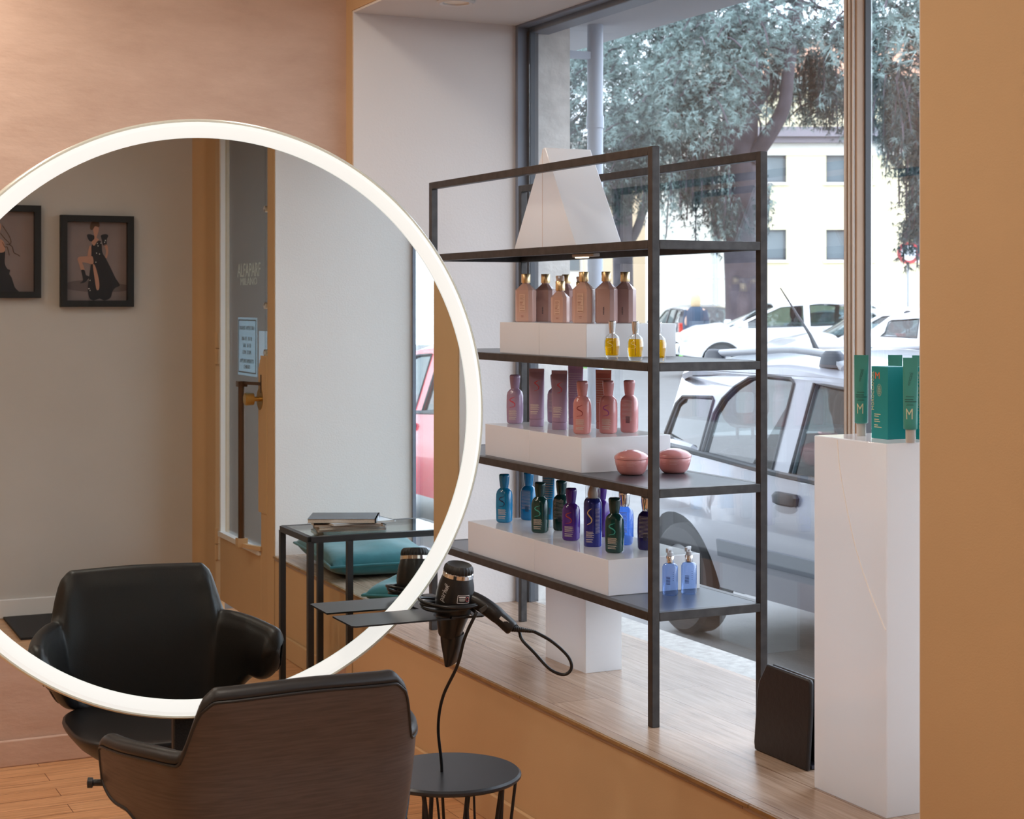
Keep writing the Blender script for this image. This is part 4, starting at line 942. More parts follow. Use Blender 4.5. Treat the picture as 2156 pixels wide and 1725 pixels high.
def car(name, label, loc, rz, body, L=3.54, Wd=1.60, ax=(.44, 2.74), wr=.295, belt=((0,1.0),(.3,.99),(1.5,.93),(2.6,.88)), hood=((2.6,.88),(2.75,.97),(3.2,.86),(3.45,.70),(3.54,.55)),
        roof=((.0,1.44),(.35,1.50),(1.1,1.54),(1.75,1.50),(2.05,1.42)), top=(.04, 1.98), base=(.0, 2.70), wins=((.10,.625),(.655,1.30),(1.45,2.40)), sill=.30, rails=True, detail=True, quarter=True, seats=True, group=None, mould=True):
    r = thing(name, label, 'car', loc, rz, group)
    hw = Wd/2
    def ztop(x): return lerpc(belt, x) if x <= base[1] else lerpc(hood, x)
    def zbot(x):
        z = sill+.06*max(0, (x-L+.4)/.4)+.06*max(0, (.3-x)/.3)
        for a in ax:
            q = wr*1.24
            if abs(x-a) < q: z = max(z, wr+math.sqrt(q*q-(x-a)**2)*.98)
        return z
    def wid(x):
        k = .42; c = 0
        if x < k: c = .17*((k-x)/k)**2.4
        if x > L-k*1.3: c = .24*((x-L+k*1.3)/(k*1.3))**2.2
        return hw-c
    xs = sorted(set([L*i/46 for i in range(47)]+[a+wr*1.24*math.cos(pi*k/14) for a in ax for k in range(15)]))
    NR = 10
    def side(x, t, s):
        zb, zt = zbot(x), ztop(x); z = zb+(zt-zb)*t
        h = (z-sill)/(1.0-sill)
        y = wid(x)-.055*(1-min(1,h/.55))**2-.045*max(0,(h-.62)/.38)**1.6 + .012*math.exp(-((h-.62)/.06)**2)
        return (x, s*y, z)
    b = MB()
    for s in (-1, 1):
        R = [[side(x, t/NR, s) for t in range(NR+1)] for x in xs]; b.rings(R, caps=False, closed=False)
    for xe, sg_ in ((xs[0], -1), (xs[-1], 1)):
        def cap_(u, v, xe=xe, sg_=sg_):
            p = side(xe, v, 1); y = p[1]*(2*u-1); bulge = .07*(1-(2*u-1)**2)+.05*sin(pi*v)*.6
            return (xe+sg_*bulge, y, p[2])
        b.grid(cap_, 10, NR)
    hx = [x for x in xs if x >= base[1]-.02]
    b.rings([[(x, side(x,1,1)[1]*(2*k/10-1), ztop(x)+.035*(1-(2*k/10-1)**2)) for k in range(11)] for x in hx], caps=False, closed=False)
    bo = build('body', b, body, r, ang=50)
    # cabin
    zr = lambda x: lerpc(roof, x)-.09
    def sidept(x, z, s, off=0):
        zb = ztop(min(x, base[1])); q = max(0, min(1.3, (z-zb)/.5)); yb = side(min(max(x,.02), base[1]), 1, 1)[1]
        return (x, s*(yb-.165*q+off), z)
    xr = [top[0]+(top[1]-top[0])*k/14 for k in range(15)]
    outer = [(x, zr(x)) for x in xr]+[(base[1], ztop(base[1]))]+[(base[1]*(1-k/12), ztop(base[1]*(1-k/12))) for k in range(1, 12)]+[(base[0]+.0, ztop(0))]
    holes = []
    for i, (a, c) in enumerate(wins):
        m = .045
        zl = lambda x: ztop(x)+.015
        def zh(x):
            lo = zr(x)-m
            if x > top[1]-.05: lo = min(lo, zr(top[1])-m-(x-top[1]+.05)*(zr(top[1])-ztop(base[1]))/(base[1]-top[1]+.05))
            return lo
        n = 10
        hi = [(a+(c-a)*k/n, zh(a+(c-a)*k/n)) for k in range(n+1)]
        if i == 0: hi = [(a+.06, zl(a)+.05)] + [(a+.10+(c-a-.10)*k/n, zh(a+.10+(c-a-.10)*k/n)-(.02 if k == 0 else 0)) for k in range(n+1)]
        if i == 0 and quarter: hi = [(a+.05, zl(a)+.05), (a+.13, zh(a+.13)-.125), (a+.20, zh(c)-.115), (c-.02, zh(c)-.105), (c, zh(c)-.12)]
        if i == 1 and quarter: hi = [(a, zl(a)+.02), (a+.005, zh(a)-.19), (a+.05, zh(a)-.11), (a+.13, zh(a)-.045), (a+.24, zh(a+.24)-.008), (a+.36, zh(a+.36)), (c-.05, zh(c-.05)), (c-.012, zh(c)-.02)]
        hi = [p for p in hi if p[1] > zl(p[0])+.02]
        lo = [(c+(a-c)*k/5, zl(c+(a-c)*k/5)) for k in range(6)]
        holes.append(hi+[p for p in lo])
    for s in (-1, 1):
        mb = MB().tess([outer]+holes, lambda x, z: sidept(x, z, s)); build('side_frame', mb, body, bo, solid=.03)
        for i, hl in enumerate(holes):
            build('window', MB().tess([hl], lambda x, z: sidept(x, z, s, -.014)), CGL2 if i == 0 and quarter else CGL, r)
            sl = MB(); n = len(hl)
            sl.tube([sidept(x, z, s, .001) for x, z in hl], .009, 6, close=True); build('seal', sl, TRIM, bo)
    rf = MB().rings([[(x, sidept(x, zr(x), 1)[1]*(2*k/12-1), zr(x)+(lerpc(roof,x)-zr(x))*(1-abs(2*k/12-1)**2.6)) for k in range(13)] for x in xr], caps=False, closed=False)
    build('roof', rf, body, r, ang=60, solid=.03)
    def lerp3(a, b, t): return tuple(a[i]+(b[i]-a[i])*t for i in range(3))
    def screen(xt, xb, zt, zb, bul):
        def f(u, v):
            a = Vector(sidept(xt, zt, 1)); c = Vector(sidept(xb, zb, 1)); p = a.lerp(c, v); w_ = 1-(2*u-1)**2
            return (p.x+bul*w_, p.y*(2*u-1), p.z+(.085*(1-abs(2*u-1)**2.6))*(1-v)**2+.03*w_*v)
        return MB().grid(f, 12, 6)
    build('windscreen', screen(top[1], base[1], zr(top[1]), ztop(base[1]), .08), CGL, r)
    build('rear_window', screen(top[0], base[0]+.01, zr(top[0]), ztop(0), -.06), CGL, r)
    build('interior', MB().box(.25, base[1]-.1, -hw+.14, hw-.14, sill+.05, sill+.18).box(base[1]-.45, base[1]+.1, -hw+.16, hw-.16, sill+.18, ztop(base[1])-.02), CDARK, r)
    if seats:
        for sx_ in (.62, 1.62):
            for sy_ in (-.36, .36):
                q = MB().sup([(0,.09,.22,3),(.3,.07,.23,3),(.50,.055,.20,3),(.53,.03,.12,3)]).xf(Matrix.Translation((sx_*L/3.54, sy_*Wd/1.6, sill+.18)) @ Matrix.Rotation(rad(-14),4,'Y'))
                st = build('seat', q, SEATM, r)
                hd = MB()
                ring = [(.0, .11*se(t,3)[0], .10*se(t,3)[1]) for t in [2*pi*k/20 for k in range(20)]]
                hd.tube(ring, .042, 8, close=True).tube([(0,-.05,-.10),(0,-.05,-.20)], .009, 6).tube([(0,.05,-.10),(0,.05,-.20)], .009, 6)
                hd.xf(Matrix.Translation((sx_*L/3.54-.16, sy_*Wd/1.6, sill+.93)))
                build('headrest', hd, SEATM, st)
    for a in ax:
        for s in (-1, 1):
            w_ = build('wheel', MB().lathe([(wr*.62,-.085),(wr*.92,-.085),(wr,-.06),(wr,.06),(wr*.92,.085),(wr*.62,.085),(wr*.62,-.085)], 40, (a, s*(hw-.115), wr), (0, s, 0)), TYRE, r)
            build('wheel_cover', MB().lathe([(0,.06),(wr*.3,.082),(wr*.58,.070),(wr*.64,.078),(wr*.64,.05),(0,.04)], 32, (a, s*(hw-.115), wr), (0, s, 0)), HUB, w_)
    build('wheel_wells', MB().box(ax[0]-wr*1.2, ax[0]+wr*1.2, -hw+.21, hw-.21, sill-.05, wr*2.2).box(ax[1]-wr*1.2, ax[1]+wr*1.2, -hw+.21, hw-.21, sill-.05, wr*2.2).box(.2, L-.2, -hw+.25, hw-.25, sill-.06, sill+.08), CDARK, r)
    for s in (-1, 1):
        xw = base[1]-.22
        yb = side(xw, 1, 1)[1]
        build('wing_mirror', MB().sup([(0,.05,.06,3),(.02,.075,.095,3),(.10,.08,.10,3),(.14,.06,.075,3)]).xf(Matrix.Translation((xw, s*(yb+.10), ztop(xw)+.03))), TRIM if detail else body, r)
        tl = MB().grid(lambda u, v: (-.02+.05*u, s*(side(.02,1,1)[1]-.0+.012*(1-(1-u)**2)), ztop(0)-.36+.34*v), 3, 4)
        lampz = ztop(0)
        tlm = MB()
        for k in range(5):
            z0 = lampz-.34+.07*k
            p0 = side(.13, .5, 1)
            tlm.box(-.045, .10, s*(wid(.0)-.14) if s > 0 else s*(wid(.10)+.008), s*(wid(.10)+.008) if s > 0 else s*(wid(.0)-.14), z0, z0+.069)
        build('tail_lamp', tlm, TLR, r, bevel=.01)
        hz = ztop(L-.32)-.10
        build('headlamp', MB().sup([(0,.10,.19,3),(.12,.12,.20,3),(.15,.08,.15,3)]).xf(Matrix.Translation((L-.13, s*(wid(L-.13)-.16), hz-.14))), HLG, r)
    if detail:
        for s in (-1, 1):
            for hxp in (ax[0]+1.02, ax[0]+1.95):
                h_ = MB().sup([(0,.06,.010,3),(.010,.095,.024,3.4),(.045,.10,.027,3.4),(.062,.08,.02,3)]).xf(Matrix.Translation((hxp, s*(wid(hxp)+.0), .795)))
                build('door_handle', h_, TRIM, r)
                build('handle_recess', MB().sup([(-.02,.05,.004,2.4),(.005,.09,.008,2.4),(.05,.10,.010,2.4),(.075,.07,.006,2.4)]).xf(Matrix.Translation((hxp, s*(wid(hxp)-.002), .735))), mat('recess_paint', (.30,.31,.34), .4), r)
            md = MB().rings([[Vector(side(x, (z-zbot(x))/(ztop(x)-zbot(x)), s))+Vector((0, s*e, 0)) for z, e in ((.47,-.01),(.475,.014),(.56,.014),(.565,-.01))] for x in [ax[0]+.42+k*.06 for k in range(26)]])
            if mould: build('side_moulding', md, mat('grey_moulding', (.10,.115,.14), .5), r)
            for hxp in (2.52,):
                sm = [Vector(side(hxp+.03*sin(t*2.2)-.10*(1-t)**2, .06+t*.92, s))+Vector((0, s*.001, 0)) for t in [k/14 for k in range(15)]]
                build('door_gap', MB().tube(sm, .004, 5), TRIM, r)
            bst = [Vector(sidept(x, ztop(x)+.004, s, .004)) for x in [.12+k*.1 for k in range(24)]]
            build('belt_strip', MB().tube(bst, .015, 6), TRIM, r)
    if rails:
        for s in (-1, 1):
            P = []
            for k in range(13):
                x = .30+1.25*k/12; yy = sidept(x, zr(x), 1)[1]-.10; zc_ = zr(x)+(lerpc(roof,x)-zr(x))*(1-abs(yy/(yy+.10))**2.6)
                P.append((x, s*yy, zc_+(.055 if 1 <= k <= 11 else .0)))
            rl = build('roof_rail', MB().tube(P, [.03]+[.020]*11+[.03], 10), mat('grey_roof_rail', (.33,.34,.37), .35), r)
            for q in (P[1], P[11]): build('rail_foot', MB().sup([(-.06,.10,.03,3),(.0,.08,.028,3),(.022,.05,.02,3)]).xf(Matrix.Translation(q)), mat('dark_rail_foot', (.05,.055,.07), .5), rl)
        build('antenna', MB().tube([(.62,0,1.52),(.56,0,1.60),(.28,0,1.86)], [.016,.009,.003], 8), TRIM, r)
    return r
SILV = paint('silver_paint', (.31,.32,.355), .40, .30)
PX = 4.72+.80
car('parked_car', 'silver hatchback with roof rails parked right outside the shop window', (PX, 8.13, GZ), -pi/2, SILV)
rc = car('parked_car', 'red hatchback seen only in the mirror, through the sliver of window', (PX+.05, -2.55, GZ), -pi/2, paint('red_paint', (.52,.035,.05), 0, .25), rails=False, seats=True, mould=False)
gc = car('parked_car', 'dark grey car behind the red one in the mirror', (8.9, -8.2, GZ), -pi/2+.2, paint('grey_blue_paint', (.28,.31,.34), .2), rails=False, detail=False, L=4.2, Wd=1.75, ax=(.75,3.3), seats=False)
for o in (rc, gc): o.matrix_basis = REAR_M @ o.matrix_basis
WHP = paint('white_paint', (.78,.79,.80), 0, .3)
suv = dict(L=4.34, Wd=1.80, ax=(.82,3.49), wr=.34, belt=((0,1.14),(.4,1.12),(1.8,1.05),(3.05,1.02)), hood=((3.30,1.02),(3.40,1.10),(3.9,1.05),(4.2,.93),(4.34,.70)), roof=((0,1.56),(.5,1.63),(1.4,1.66),(2.2,1.60),(2.45,1.54)), top=(.16,2.40), base=(.0,3.36), wins=((.20,.78),(.86,1.66),(1.80,2.95)), sill=.42, quarter=False)
fx = -RV   # faces left in the view
car('parked_car', 'white sport utility car parked across the street behind the silver hatchback roof', at(7.80, 35.2, GP_), math.atan2(fx.y, fx.x), WHP, rails=False, detail=False, **suv)
sed = dict(L=4.30, Wd=1.80, ax=(.85,3.45), wr=.32, belt=((0,1.05),(.4,1.03),(1.8,.95),(3.05,.90)), hood=((3.05,.90),(3.2,.98),(3.8,.88),(4.15,.76),(4.30,.60)), roof=((0,1.32),(.5,1.42),(1.4,1.48),(2.2,1.44),(2.5,1.36)), top=(.42,2.35), base=(.0,3.12), wins=((.34,.92),(1.0,1.70),(1.84,2.84)), sill=.36, quarter=False)
car('parked_car', 'silver grey car in front of the white one, partly behind the window mullion', at(8.9, 31.3, GP_), math.atan2(fx.y, fx.x)+.08, paint('warm_silver_paint', (.50,.48,.47), .3), rails=False, detail=False, **sed)
car('parked_car', 'white car with red tail lamps beside the ochre pillar', at(5.75, 26.0, GP_), math.atan2(fx.y, fx.x)+pi*.80, paint('pearl_white_paint', (.72,.73,.76), 0, .3), rails=False, detail=False, **sed)
car('parked_car', 'black car with a red tail lamp across the square, rear towards the window', at(5.25, 44.6, GZ+.11), math.atan2(DV.y, DV.x)+.12, paint('black_paint', (.03,.035,.045), 0, .3), rails=False, detail=False, **suv)
car('parked_car', 'light grey car left of the big tree trunk behind the walking person', at(10.8, 47.9, GZ+.15), math.atan2(fx.y, fx.x)+.5, paint('light_grey_paint', (.50,.52,.55), .2), rails=False, detail=False, **sed)

# ---- person walking across the square
def person(loc, rz):
    r = thing('person', 'person with blond hair in a dark blue coat walking between the parked cars', 'person', loc, rz)
    me = bpy.data.meshes.new('figure'); V = [(0,0,.92),(0,0,1.12),(0,0,1.36),(0,.01,1.46),(0,.01,1.52),(0,.02,1.60),(0,.02,1.70),
         (.17,0,1.38),(.22,.02,1.12),(.20,.10,.88),(.19,.12,.80),(-.17,0,1.38),(-.22,-.04,1.12),(-.21,-.02,.88),(-.20,.0,.80),
         (.09,0,.88),(.10,.10,.48),(.10,.10,.10),(.10,.22,.04),(-.09,0,.88),(-.10,-.10,.48),(-.10,-.22,.12),(-.10,-.12,.04)]
    E_ = [(0,1),(1,2),(2,3),(3,4),(4,5),(5,6),(2,7),(7,8),(8,9),(9,10),(2,11),(11,12),(12,13),(13,14),(0,15),(15,16),(16,17),(17,18),(0,19),(19,20),(20,21),(21,22)]
    Rr = [.16,.15,.17,.075,.06,.095,.07,.075,.058,.042,.035,.075,.058,.042,.035,.10,.07,.045,.04,.10,.07,.045,.04]
    me.from_pydata(V, E_, []); o = bpy.data.objects.new('figure', me); COL.objects.link(o); o.parent = r
    o.modifiers.new('skin', 'SKIN'); o.modifiers.new('sub', 'SUBSURF').render_levels = 2
    for i, q in enumerate(Rr): me.skin_vertices[0].data[i].radius = (q, q*.75)
    me.skin_vertices[0].data[0].use_root = True
    me.materials.append(mat('figure_skin', (.55,.36,.28), .6))
    build('coat', MB().sup([(.62,.23,.17,2.2),(.9,.215,.165,2.2),(1.12,.205,.16,2.2),(1.34,.235,.16,2.4),(1.42,.17,.13,2.2),(1.49,.085,.09,2),(1.49,.05,.05,2)]), mat('dark_blue_coat', (.045,.07,.11), .8), r, sub=1)
    for s in (-1, 1): build('sleeve', MB().tube([(s*.18,0,1.38),(s*.235,0,1.12),(s*.22,.07*s,.86)], [.085,.072,.055], 12), bpy.data.materials['dark_blue_coat'], r)
    for s in (-1, 1): build('trouser_leg', MB().tube([(s*.09,0,.88),(s*.10,.10*s,.48),(s*.10,.10*s if s > 0 else -.2,.10)], [.115,.085,.06], 12), mat('dark_trousers', (.03,.03,.04), .8), r)
    build('hair', MB().sup([(1.44,.10,.07,2),(1.52,.115,.10,2),(1.62,.118,.115,2),(1.70,.105,.11,2),(1.745,.06,.06,2),(1.75,.01,.01,2)]).xf(Matrix.Translation((0,-.025,0))), mat('blond_hair', (.62,.46,.28), .6), r, sub=1)
    return r
person(at(4.12, 37.5, GP_), math.atan2(DV.y, DV.x)-1.9)

# ---- buildings
YEL = mat('pale_yellow_render', (.74,.66,.46), .9, var=.05, vscale=.6); PALE = mat('pale_band', (.74,.72,.68), .9); STW = mat('pale_stone_blocks', (.62,.58,.52), .9, var=.12, vscale=.8)
WFR = mat('dark_window_frame', (.16,.16,.17), .6); WGL = mat('dull_window_glass', (.15,.18,.20), .15, spec=.4)
def building():
    r = thing('building', 'pale yellow two storey building with rows of windows beyond the big tree', 'building', at(12, 60, GZ), math.atan2(RV.y, RV.x))
    # local: x along the facade, y away from the viewer, z up
    x0, x1, hgt = -4.4, 26, 8.15
    wins = []
    for zc in (3.9, 6.68):
        x = -3.0
        k = 0
        while x < 24:
            wins.append((x-.83, x+.83, zc-.55, zc+.53)); x += 3.10
    loops = [[(x0,0),(x1,0),(x1,hgt),(x0,hgt)]]+[[(a,c),(b,c),(b,d),(a,d)] for a, b, c, d in wins]
    mb = MB().tess(loops, lambda a, c: (a, 0, c)); build('wall', mb, YEL, r, solid=.0)
    build('wall_core', MB().box(x0, x1, .6, 9, 0, hgt), YEL, r)
    for a, b, c, d in wins:
        f = MB()
        f.box(a,b,.16,.24,c,c+.07).box(a,b,.16,.24,d-.07,d).box(a,a+.07,.16,.24,c,d).box(b-.07,b,.16,.24,c,d).box((a+b)/2-.03,(a+b)/2+.03,.16,.24,c,d)
        f.box(a,b,0,.16,c-.001,c).box(a,b,0,.16,d,d+.001).box(a-.001,a,0,.16,c,d).box(b,b+.001,0,.16,c,d)
        w_ = build('window', f, WFR, r); build('pane', MB().box(a,b,.19,.21,c,d), WGL, w_)
        build('window_sill', MB().box(a-.12,b+.12,-.10,.2,c-.10,c), PALE, w_)
    cn = build('cornice', MB().box(x0-.3,x1,-.55,.2,hgt-.42,hgt-.08).box(x0-.2,x1,-.35,.2,hgt-.62,hgt-.42), mat('grey_cornice', (.23,.21,.24), .8), r)
    build('parapet', MB().box(x0,x1,-.05,.3,hgt-.08,hgt+1.3), YEL, r)
    build('gutter', MB().box(x0,x1,-.25,.1,hgt+1.25,hgt+1.75), mat('green_grey_roof', (.36,.42,.40), .7), r)
    build('string_band', MB().box(x0,x1,-.04,.1,hgt-1.05,hgt-.62).box(.0,.9,-.03,.1,0,hgt-.6).box(9.4,10.3,-.03,.1,0,hgt-.6), PALE, r)
    build('tiled_roof', MB().add([(x0,2,hgt+1.6),(x1,2,hgt+1.6),(x1,8,hgt+4.4),(x0,8,hgt+4.4)], [(0,1,2,3)]), mat('terracotta_tiles', (.52,.27,.17), .85, var=.2, vscale=2), r)
    return r
building()
b2 = thing('building', 'pale stone building behind the trunks, left of the yellow one', 'building', at(6.6, 58, GZ), math.atan2(RV.y, RV.x))
build('wall', MB().box(-1.5, .8, 0, 6, 0, 11), STW, b2)
cs = MB()
for k in range(11): cs.box(-1.52,.82,-.03,0,.9*k+.86,.9*k+.9)
build('stone_courses', cs, PALE, b2)
build('downpipe', MB().tube([(.45,-.12,0),(.45,-.12,10.8)], .06, 8), mat('grey_downpipe', (.45,.48,.52), .6), b2)
b3 = thing('building', 'white building far left behind the grey drainpipe', 'building', at(1.5, 72, GZ), math.atan2(RV.y, RV.x))
build('wall', MB().box(-9, 2.5, 0, 8, 0, 9), mat('white_render', (.72,.70,.66), .9), b3)
for k in range(3): build('window', MB().box(-6+3.2*k,-5+3.2*k,-.05,.1,3.2,4.8), WGL, b3)
b4 = thing('building', 'ochre house far behind the trees, between the trunks', 'building', at(5.2, 66, GZ), math.atan2(RV.y, RV.x))
build('wall', MB().box(-2.2, .4, 0, 5, 0, 6.5), mat('ochre_render', (.66,.52,.36), .9), b4); build('roof', MB().box(-2.4,.6,-.3,5,6.5,6.9), PALE, b4)
# white railing between the square and the building
rl = thing('railing', 'white slatted gate standing open in front of the stone building', 'gate', at(4.3, 50, GZ), math.atan2(RV.y, RV.x)+.25)
build('frame', MB().bar((0,0,0),(0,0,3.2),.06).bar((1.1,0,0),(1.1,0,3.2),.06).bar((0,0,3.2),(1.1,0,3.2),.06).bar((0,0,.3),(1.1,0,.3),.06), WHITEF, rl)
for k in range(9): build('slat', MB().bar((.0,-.04,.5+.30*k),(.42,-.04,.75+.30*k),.07), WHITEF, rl)

# ---- no-entry sign on its post, drainpipe by the shop
sg_ = thing('road_sign', 'round red rimmed traffic sign on a thin post', 'sign', at(10.66, 45, GZ), math.atan2(RV.y, RV.x))
build('post', MB().tube([(0,.03,0),(0,.03,3.3)], .035, 10), mat('grey_post', (.40,.42,.46), .5), sg_)
build('sign_face', MB().lathe([(0,0),(.28,0),(.28,.02),(0,.02)], 36, (0,-.01,3.14), (0,-1,0)), mat('sign_white', (.75,.76,.80), .5), sg_)
build('sign_rim', MB().lathe([(.21,.021),(.30,.021),(.30,-.01),(.21,-.01),(.21,.021)], 36, (0,-.01,3.14), (0,-1,0)), mat('sign_red', (.60,.07,.08), .5), sg_)
dp = thing('drainpipe', 'pale blue grey drainpipe standing just outside the window', 'pipe', (3.36, 6.10, GZ))
build('pipe', MB().tube([(0,0,0),(0,0,2.93)], .033, 24), mat('pale_blue_pipe', (.42,.47,.56), .45), dp)
for z in (1.1, 2.5): build('pipe_collar', MB().tube([(0,0,z),(0,0,z+.05)], .037, 24), bpy.data.materials['pale_blue_pipe'], dp)
build('wall_bracket', MB().bar((-.14,0,2.80),(0,0,2.80),.03), bpy.data.materials['pale_blue_pipe'], dp)
struct('facade_lintel', MB().box(3.06, 3.62, 2.4, 9.5, 2.81, 3.4), mat('grey_lintel', (.52,.53,.56), .8))
lf = mat('dry_leaf', (.50,.38,.20), .8)
for i, (x, y) in enumerate(((3.72,6.05),(3.60,5.20),(3.82,5.05))):
    tag(build('fallen_leaf', MB().add([(-.05,0,.004),(-.01,.03,.016),(.05,.005,.006),(.0,-.03,.012),(.02,.015,.012)], [(0,3,2,4),(0,4,1)]), lf, loc=(x, y, GZ), rz=i*1.3), 'dry brown leaf lying on the asphalt outside the window', 'leaf', 'dry leaves on the asphalt')

# ---- trees
BARK = mat('grey_brown_bark', (.070,.060,.070), .9, var=.25, vscale=3, bump=.6, bscale=12)
FOL = {}
def fmat(n, c):
    m, N, L, b = new_mat(n); b.inputs['Base Color'].default_value = (*c, 1); b.inputs['Roughness'].default_value = .7
    tr = N.new('ShaderNodeBsdfTranslucent'); tr.inputs[0].default_value = (*[v*.8 for v in c], 1)
    mx = N.new('ShaderNodeMixShader'); mx.inputs[0].default_value = .35; L.new(b.outputs[0], mx.inputs[1]); L.new(tr.outputs[0], mx.inputs[2]); L.new(mx.outputs[0], N['Material Output'].inputs[0])
    return m
CEDL = fmat('blue_green_needles', (.30,.40,.385)); CEDD = fmat('shaded_needles', (.060,.088,.090))  # lit and shaded copies of the same needles; canopy shade put into colour
def tuft(mb, p, s, rng, droop):
    d = Vector((rng.uniform(-1,1), rng.uniform(-1,1), rng.uniform(-.6,.6)-droop)).normalized()
    for _ in range(7):
        q = (d+Vector((rng.uniform(-.8,.8), rng.uniform(-.8,.8), rng.uniform(-.7,.7)))).normalized()*s*rng.uniform(.8,1.7)
        n_ = q.cross(Vector((rng.uniform(-1,1), rng.uniform(-1,1), rng.uniform(-1,1)))).normalized()*s*.075
        mb.v += [tuple(p-n_), tuple(p+n_), tuple(p+q)]; k = len(mb.v); mb.f.append((k-3, k-2, k-1))
def spray(mb, tw, a, b, rng, n, s, droop=.5, spread=.10):
    """a drooping branchlet from a to b carrying tufts"""
    a, b = Vector(a), Vector(b); m = a.lerp(b, .5)+Vector((0,0,(a-b).length*.10))
    P = spline([a, m, b], 5)
    if tw is not None: tw.tube(P, [.02]*(len(P)-1)+[.006], 4)
    for _ in range(n):
        t = rng.random()**.8; i = min(int(t*(len(P)-1)), len(P)-2); p = P[i].lerp(P[i+1], t*(len(P)-1)-i)
        tuft(mb, p+Vector((rng.gauss(0,spread), rng.gauss(0,spread), rng.gauss(0,spread)-spread*.5)), s, rng, droop)
def rdz(px_, py_, d): return Vector(at((px_-1078)*d/3522, d, 1.65-(py_-640)*d/3522))
def tree(name, label, base, D0, trunk, limbs, pads, strands, seed, group=None):
    rng = random.Random(seed)
    r = thing(name, label, 'tree', base, 0, group); B = Vector(base)
    loc = lambda a: Vector(at(a[0], a[1]+D0, a[2]))-B
    t = build('trunk', MB().tube(spline([loc(q) for q in trunk[0]], 6), trunk[1], 16), BARK, r)
    for l, w0, w1 in limbs:
        P = spline([loc(q) for q in l], 6); build('branch', MB().tube(P, [w0+(w1-w0)*k/(len(P)-1) for k in range(len(P))], 10), BARK, r)
    fl, fd, tw = MB(), MB(), MB()
    for (cr, cd, cz, rr, rd, rz_, n, light) in pads:  # lower share of lit needles paints shade into under and rear pads
        for _ in range(n):
            a = rng.uniform(0, 2*pi); q = rng.random()**.5
            p = loc((cr+rr*q*cos(a), cd+rd*q*sin(a), cz+rng.gauss(0,.45)*rz_))
            out = Vector((RV*cos(a)+DV*sin(a))); ln = rng.uniform(.35,.95)
            e = p+out*ln*.7+Vector((0,0,-ln*rng.uniform(.15,.7)))
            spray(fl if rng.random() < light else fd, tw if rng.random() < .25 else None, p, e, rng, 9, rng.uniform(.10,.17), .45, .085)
    for (cr, cd, cz, ln, n, wd) in strands:
        for _ in range(n):
            p = loc((cr+rng.gauss(0,wd), cd+rng.gauss(0,.6), cz+rng.gauss(0,.2))); l = ln*rng.uniform(.45,1.1)
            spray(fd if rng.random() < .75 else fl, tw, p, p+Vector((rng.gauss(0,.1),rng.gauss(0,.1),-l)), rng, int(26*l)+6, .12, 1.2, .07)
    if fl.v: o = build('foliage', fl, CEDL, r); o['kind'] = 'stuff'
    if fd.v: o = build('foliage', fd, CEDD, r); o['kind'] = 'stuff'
    if tw.v: build('twigs', tw, BARK, r)['kind'] = 'stuff'
    return r
# main cedar: coordinates are (sideways, nearer/farther, height) in metres around its own stand
def Q(px_, py_, dd=0, D0=40): d = D0+dd; return ((px_-1078)*d/3522, dd, 1.65-(py_-640)*d/3522)
def rads(ws, n=6):
    out = []
    for a, b in zip(ws, ws[1:]): out += [a+(b-a)*k/n for k in range(n)]
    return out+[ws[-1]]
TR = [Q(1566,806), Q(1564,700), Q(1561,600), Q(1557,480), Q(1557,380), Q(1556,300), Q(1562,220), Q(1582,120), Q(1600,0), Q(1610,-160)]
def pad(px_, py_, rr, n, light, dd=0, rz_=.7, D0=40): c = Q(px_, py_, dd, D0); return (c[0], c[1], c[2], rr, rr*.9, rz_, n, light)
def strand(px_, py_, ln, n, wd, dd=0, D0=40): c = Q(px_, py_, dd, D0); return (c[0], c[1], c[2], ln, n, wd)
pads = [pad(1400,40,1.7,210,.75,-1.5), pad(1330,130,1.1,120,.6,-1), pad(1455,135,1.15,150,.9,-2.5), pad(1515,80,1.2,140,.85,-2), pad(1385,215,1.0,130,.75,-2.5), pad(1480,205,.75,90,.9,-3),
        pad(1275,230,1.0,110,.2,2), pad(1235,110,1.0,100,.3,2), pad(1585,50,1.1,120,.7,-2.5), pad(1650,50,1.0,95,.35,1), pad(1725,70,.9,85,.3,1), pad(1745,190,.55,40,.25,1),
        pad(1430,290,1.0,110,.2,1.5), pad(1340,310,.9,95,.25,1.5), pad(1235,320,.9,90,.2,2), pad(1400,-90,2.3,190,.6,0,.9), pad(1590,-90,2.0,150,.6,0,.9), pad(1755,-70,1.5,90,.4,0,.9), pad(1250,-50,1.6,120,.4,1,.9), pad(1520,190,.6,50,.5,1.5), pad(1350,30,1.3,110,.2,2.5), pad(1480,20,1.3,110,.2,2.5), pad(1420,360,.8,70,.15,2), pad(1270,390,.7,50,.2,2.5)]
strands = [strand(1485,320,1.5,26,.35), strand(1510,400,1.1,16,.22), strand(1447,350,1.2,16,.25), strand(1535,430,.9,12,.15,-1), strand(1605,420,.8,10,.12,-1), strand(1655,110,1.6,22,.4,1), strand(1720,120,1.5,24,.35,1), strand(1760,180,1.2,14,.2,1), strand(1340,340,1.0,16,.45,1), strand(1230,350,1.0,18,.4,1.5), strand(1290,390,.8,12,.3,2), strand(1390,350,.9,14,.3,1), strand(1560,200,.8,10,.3,-1.5)]
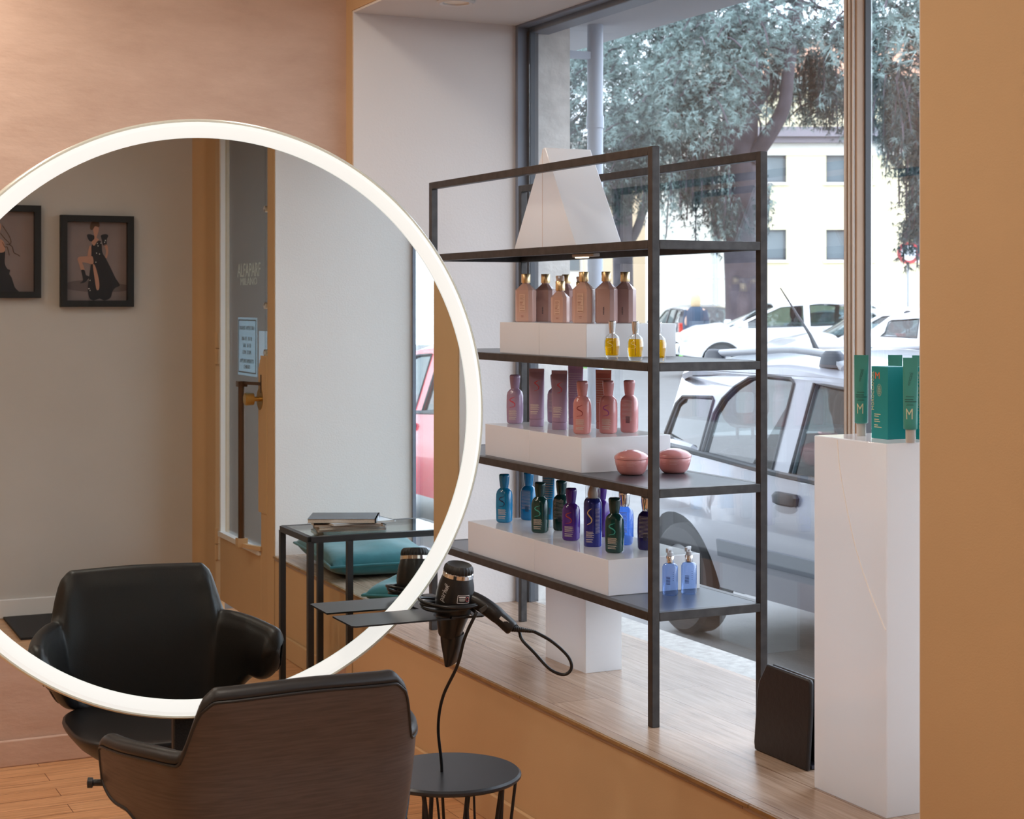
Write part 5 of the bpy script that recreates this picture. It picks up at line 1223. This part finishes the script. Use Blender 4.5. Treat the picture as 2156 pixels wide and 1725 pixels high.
limbs = [([Q(1582,335,-.2), Q(1618,285,-.4), Q(1650,225,-.5), Q(1660,150,-.5), Q(1674,60,-.4), Q(1692,-70,0)], .22, .10), ([Q(1575,250), Q(1608,195,.3), Q(1640,125,.6), Q(1668,20,1)], .17, .08),
         ([Q(1535,300,.1), Q(1500,245,.4), Q(1465,190,.6), Q(1400,150,.5)], .14, .05), ([Q(1575,130), Q(1520,70,-1), Q(1440,50,-2), Q(1350,70,-2)], .13, .04), ([Q(1560,210), Q(1510,190,-1.2), Q(1440,200,-2.2), Q(1380,230,-2.6)], .10, .03), ([Q(1592,325,-.1), Q(1602,270,0), Q(1590,230,.2)], .035, .02), ([Q(1600,20), Q(1660,0,.5), Q(1740,20,1)], .10, .04)]
tree('cedar_tree', 'large cedar with a thick forked trunk and hanging blue green branches across the street', at(Q(1566,806)[0], 40), 40, (TR, rads([.50,.42,.40,.40,.43,.46,.42,.30,.22,.14])), limbs, pads, strands, 11)
T2 = [Q(1316,790,0,46), Q(1314,700,0,46), Q(1312,600,0,46), Q(1311,500,0,46), Q(1310,400,0,46), Q(1305,300,0,46), Q(1300,180,0,46)]
tree('cedar_tree', 'dark cedar with a bare straight trunk, further left behind the pole', at(Q(1316,790,0,46)[0], 46), 46, (T2, rads([.36,.30,.28,.28,.27,.24,.16])),
     [([Q(1318,520,0,46), Q(1340,485,0,46), Q(1358,430,0,46), Q(1374,370,0,46), Q(1395,290,0,46)], .14, .08)],
     [pad(1290,130,1.6,140,.3,0,.8,46), pad(1230,250,1.1,100,.25,-1,.8,46), pad(1380,280,1.2,110,.15,0,.8,46), pad(1300,280,1.2,100,.15,1,.8,46), pad(1210,60,1.3,100,.4,0,.8,46)],
     [strand(1380,350,1.0,14,.4,0,46), strand(1290,360,1.0,14,.4,0,46), strand(1215,330,1.1,14,.3,0,46)], 12)
# third cedar, mostly beyond the ochre pillar
D3 = 30
tree('cedar_tree', 'cedar branches hanging down in the narrow pane beside the ochre pillar', at(Q(2050,830,0,D3)[0], D3), D3, ([Q(2050,860,0,D3), Q(2055,600,0,D3), Q(2050,300,0,D3), Q(2045,0,0,D3), Q(2040,-250,0,D3)], rads([.36,.32,.30,.25,.15])),
     [([Q(2050,330,0,D3), Q(1985,270,-.5,D3), Q(1925,205,-.8,D3), Q(1880,130,-1,D3)], .07, .025), ([Q(2048,180,0,D3), Q(1960,80,0,D3), Q(1880,10,0,D3), Q(1800,-40,0,D3)], .09, .03)],
     [pad(1890,60,.75,110,.75,-.5,.6,D3), pad(1930,170,.5,60,.5,-.5,.5,D3), pad(1850,10,.6,70,.7,-.5,.6,D3), pad(1910,-50,1.0,110,.6,0,.8,D3), pad(1990,200,.7,60,.4,0,.8,D3), pad(1840,120,.35,26,.5,-.5,.4,D3), pad(2050,-100,1.5,100,.4,0,.9,D3)],
     [strand(1885,180,1.1,24,.25,-.4,D3), strand(1925,200,1.5,26,.2,-.4,D3), strand(1935,330,1.5,20,.12,-.3,D3), strand(1938,430,1.0,10,.08,-.3,D3), strand(1845,140,.9,12,.15,-.4,D3), strand(1980,250,1.6,16,.3,0,D3)], 13)
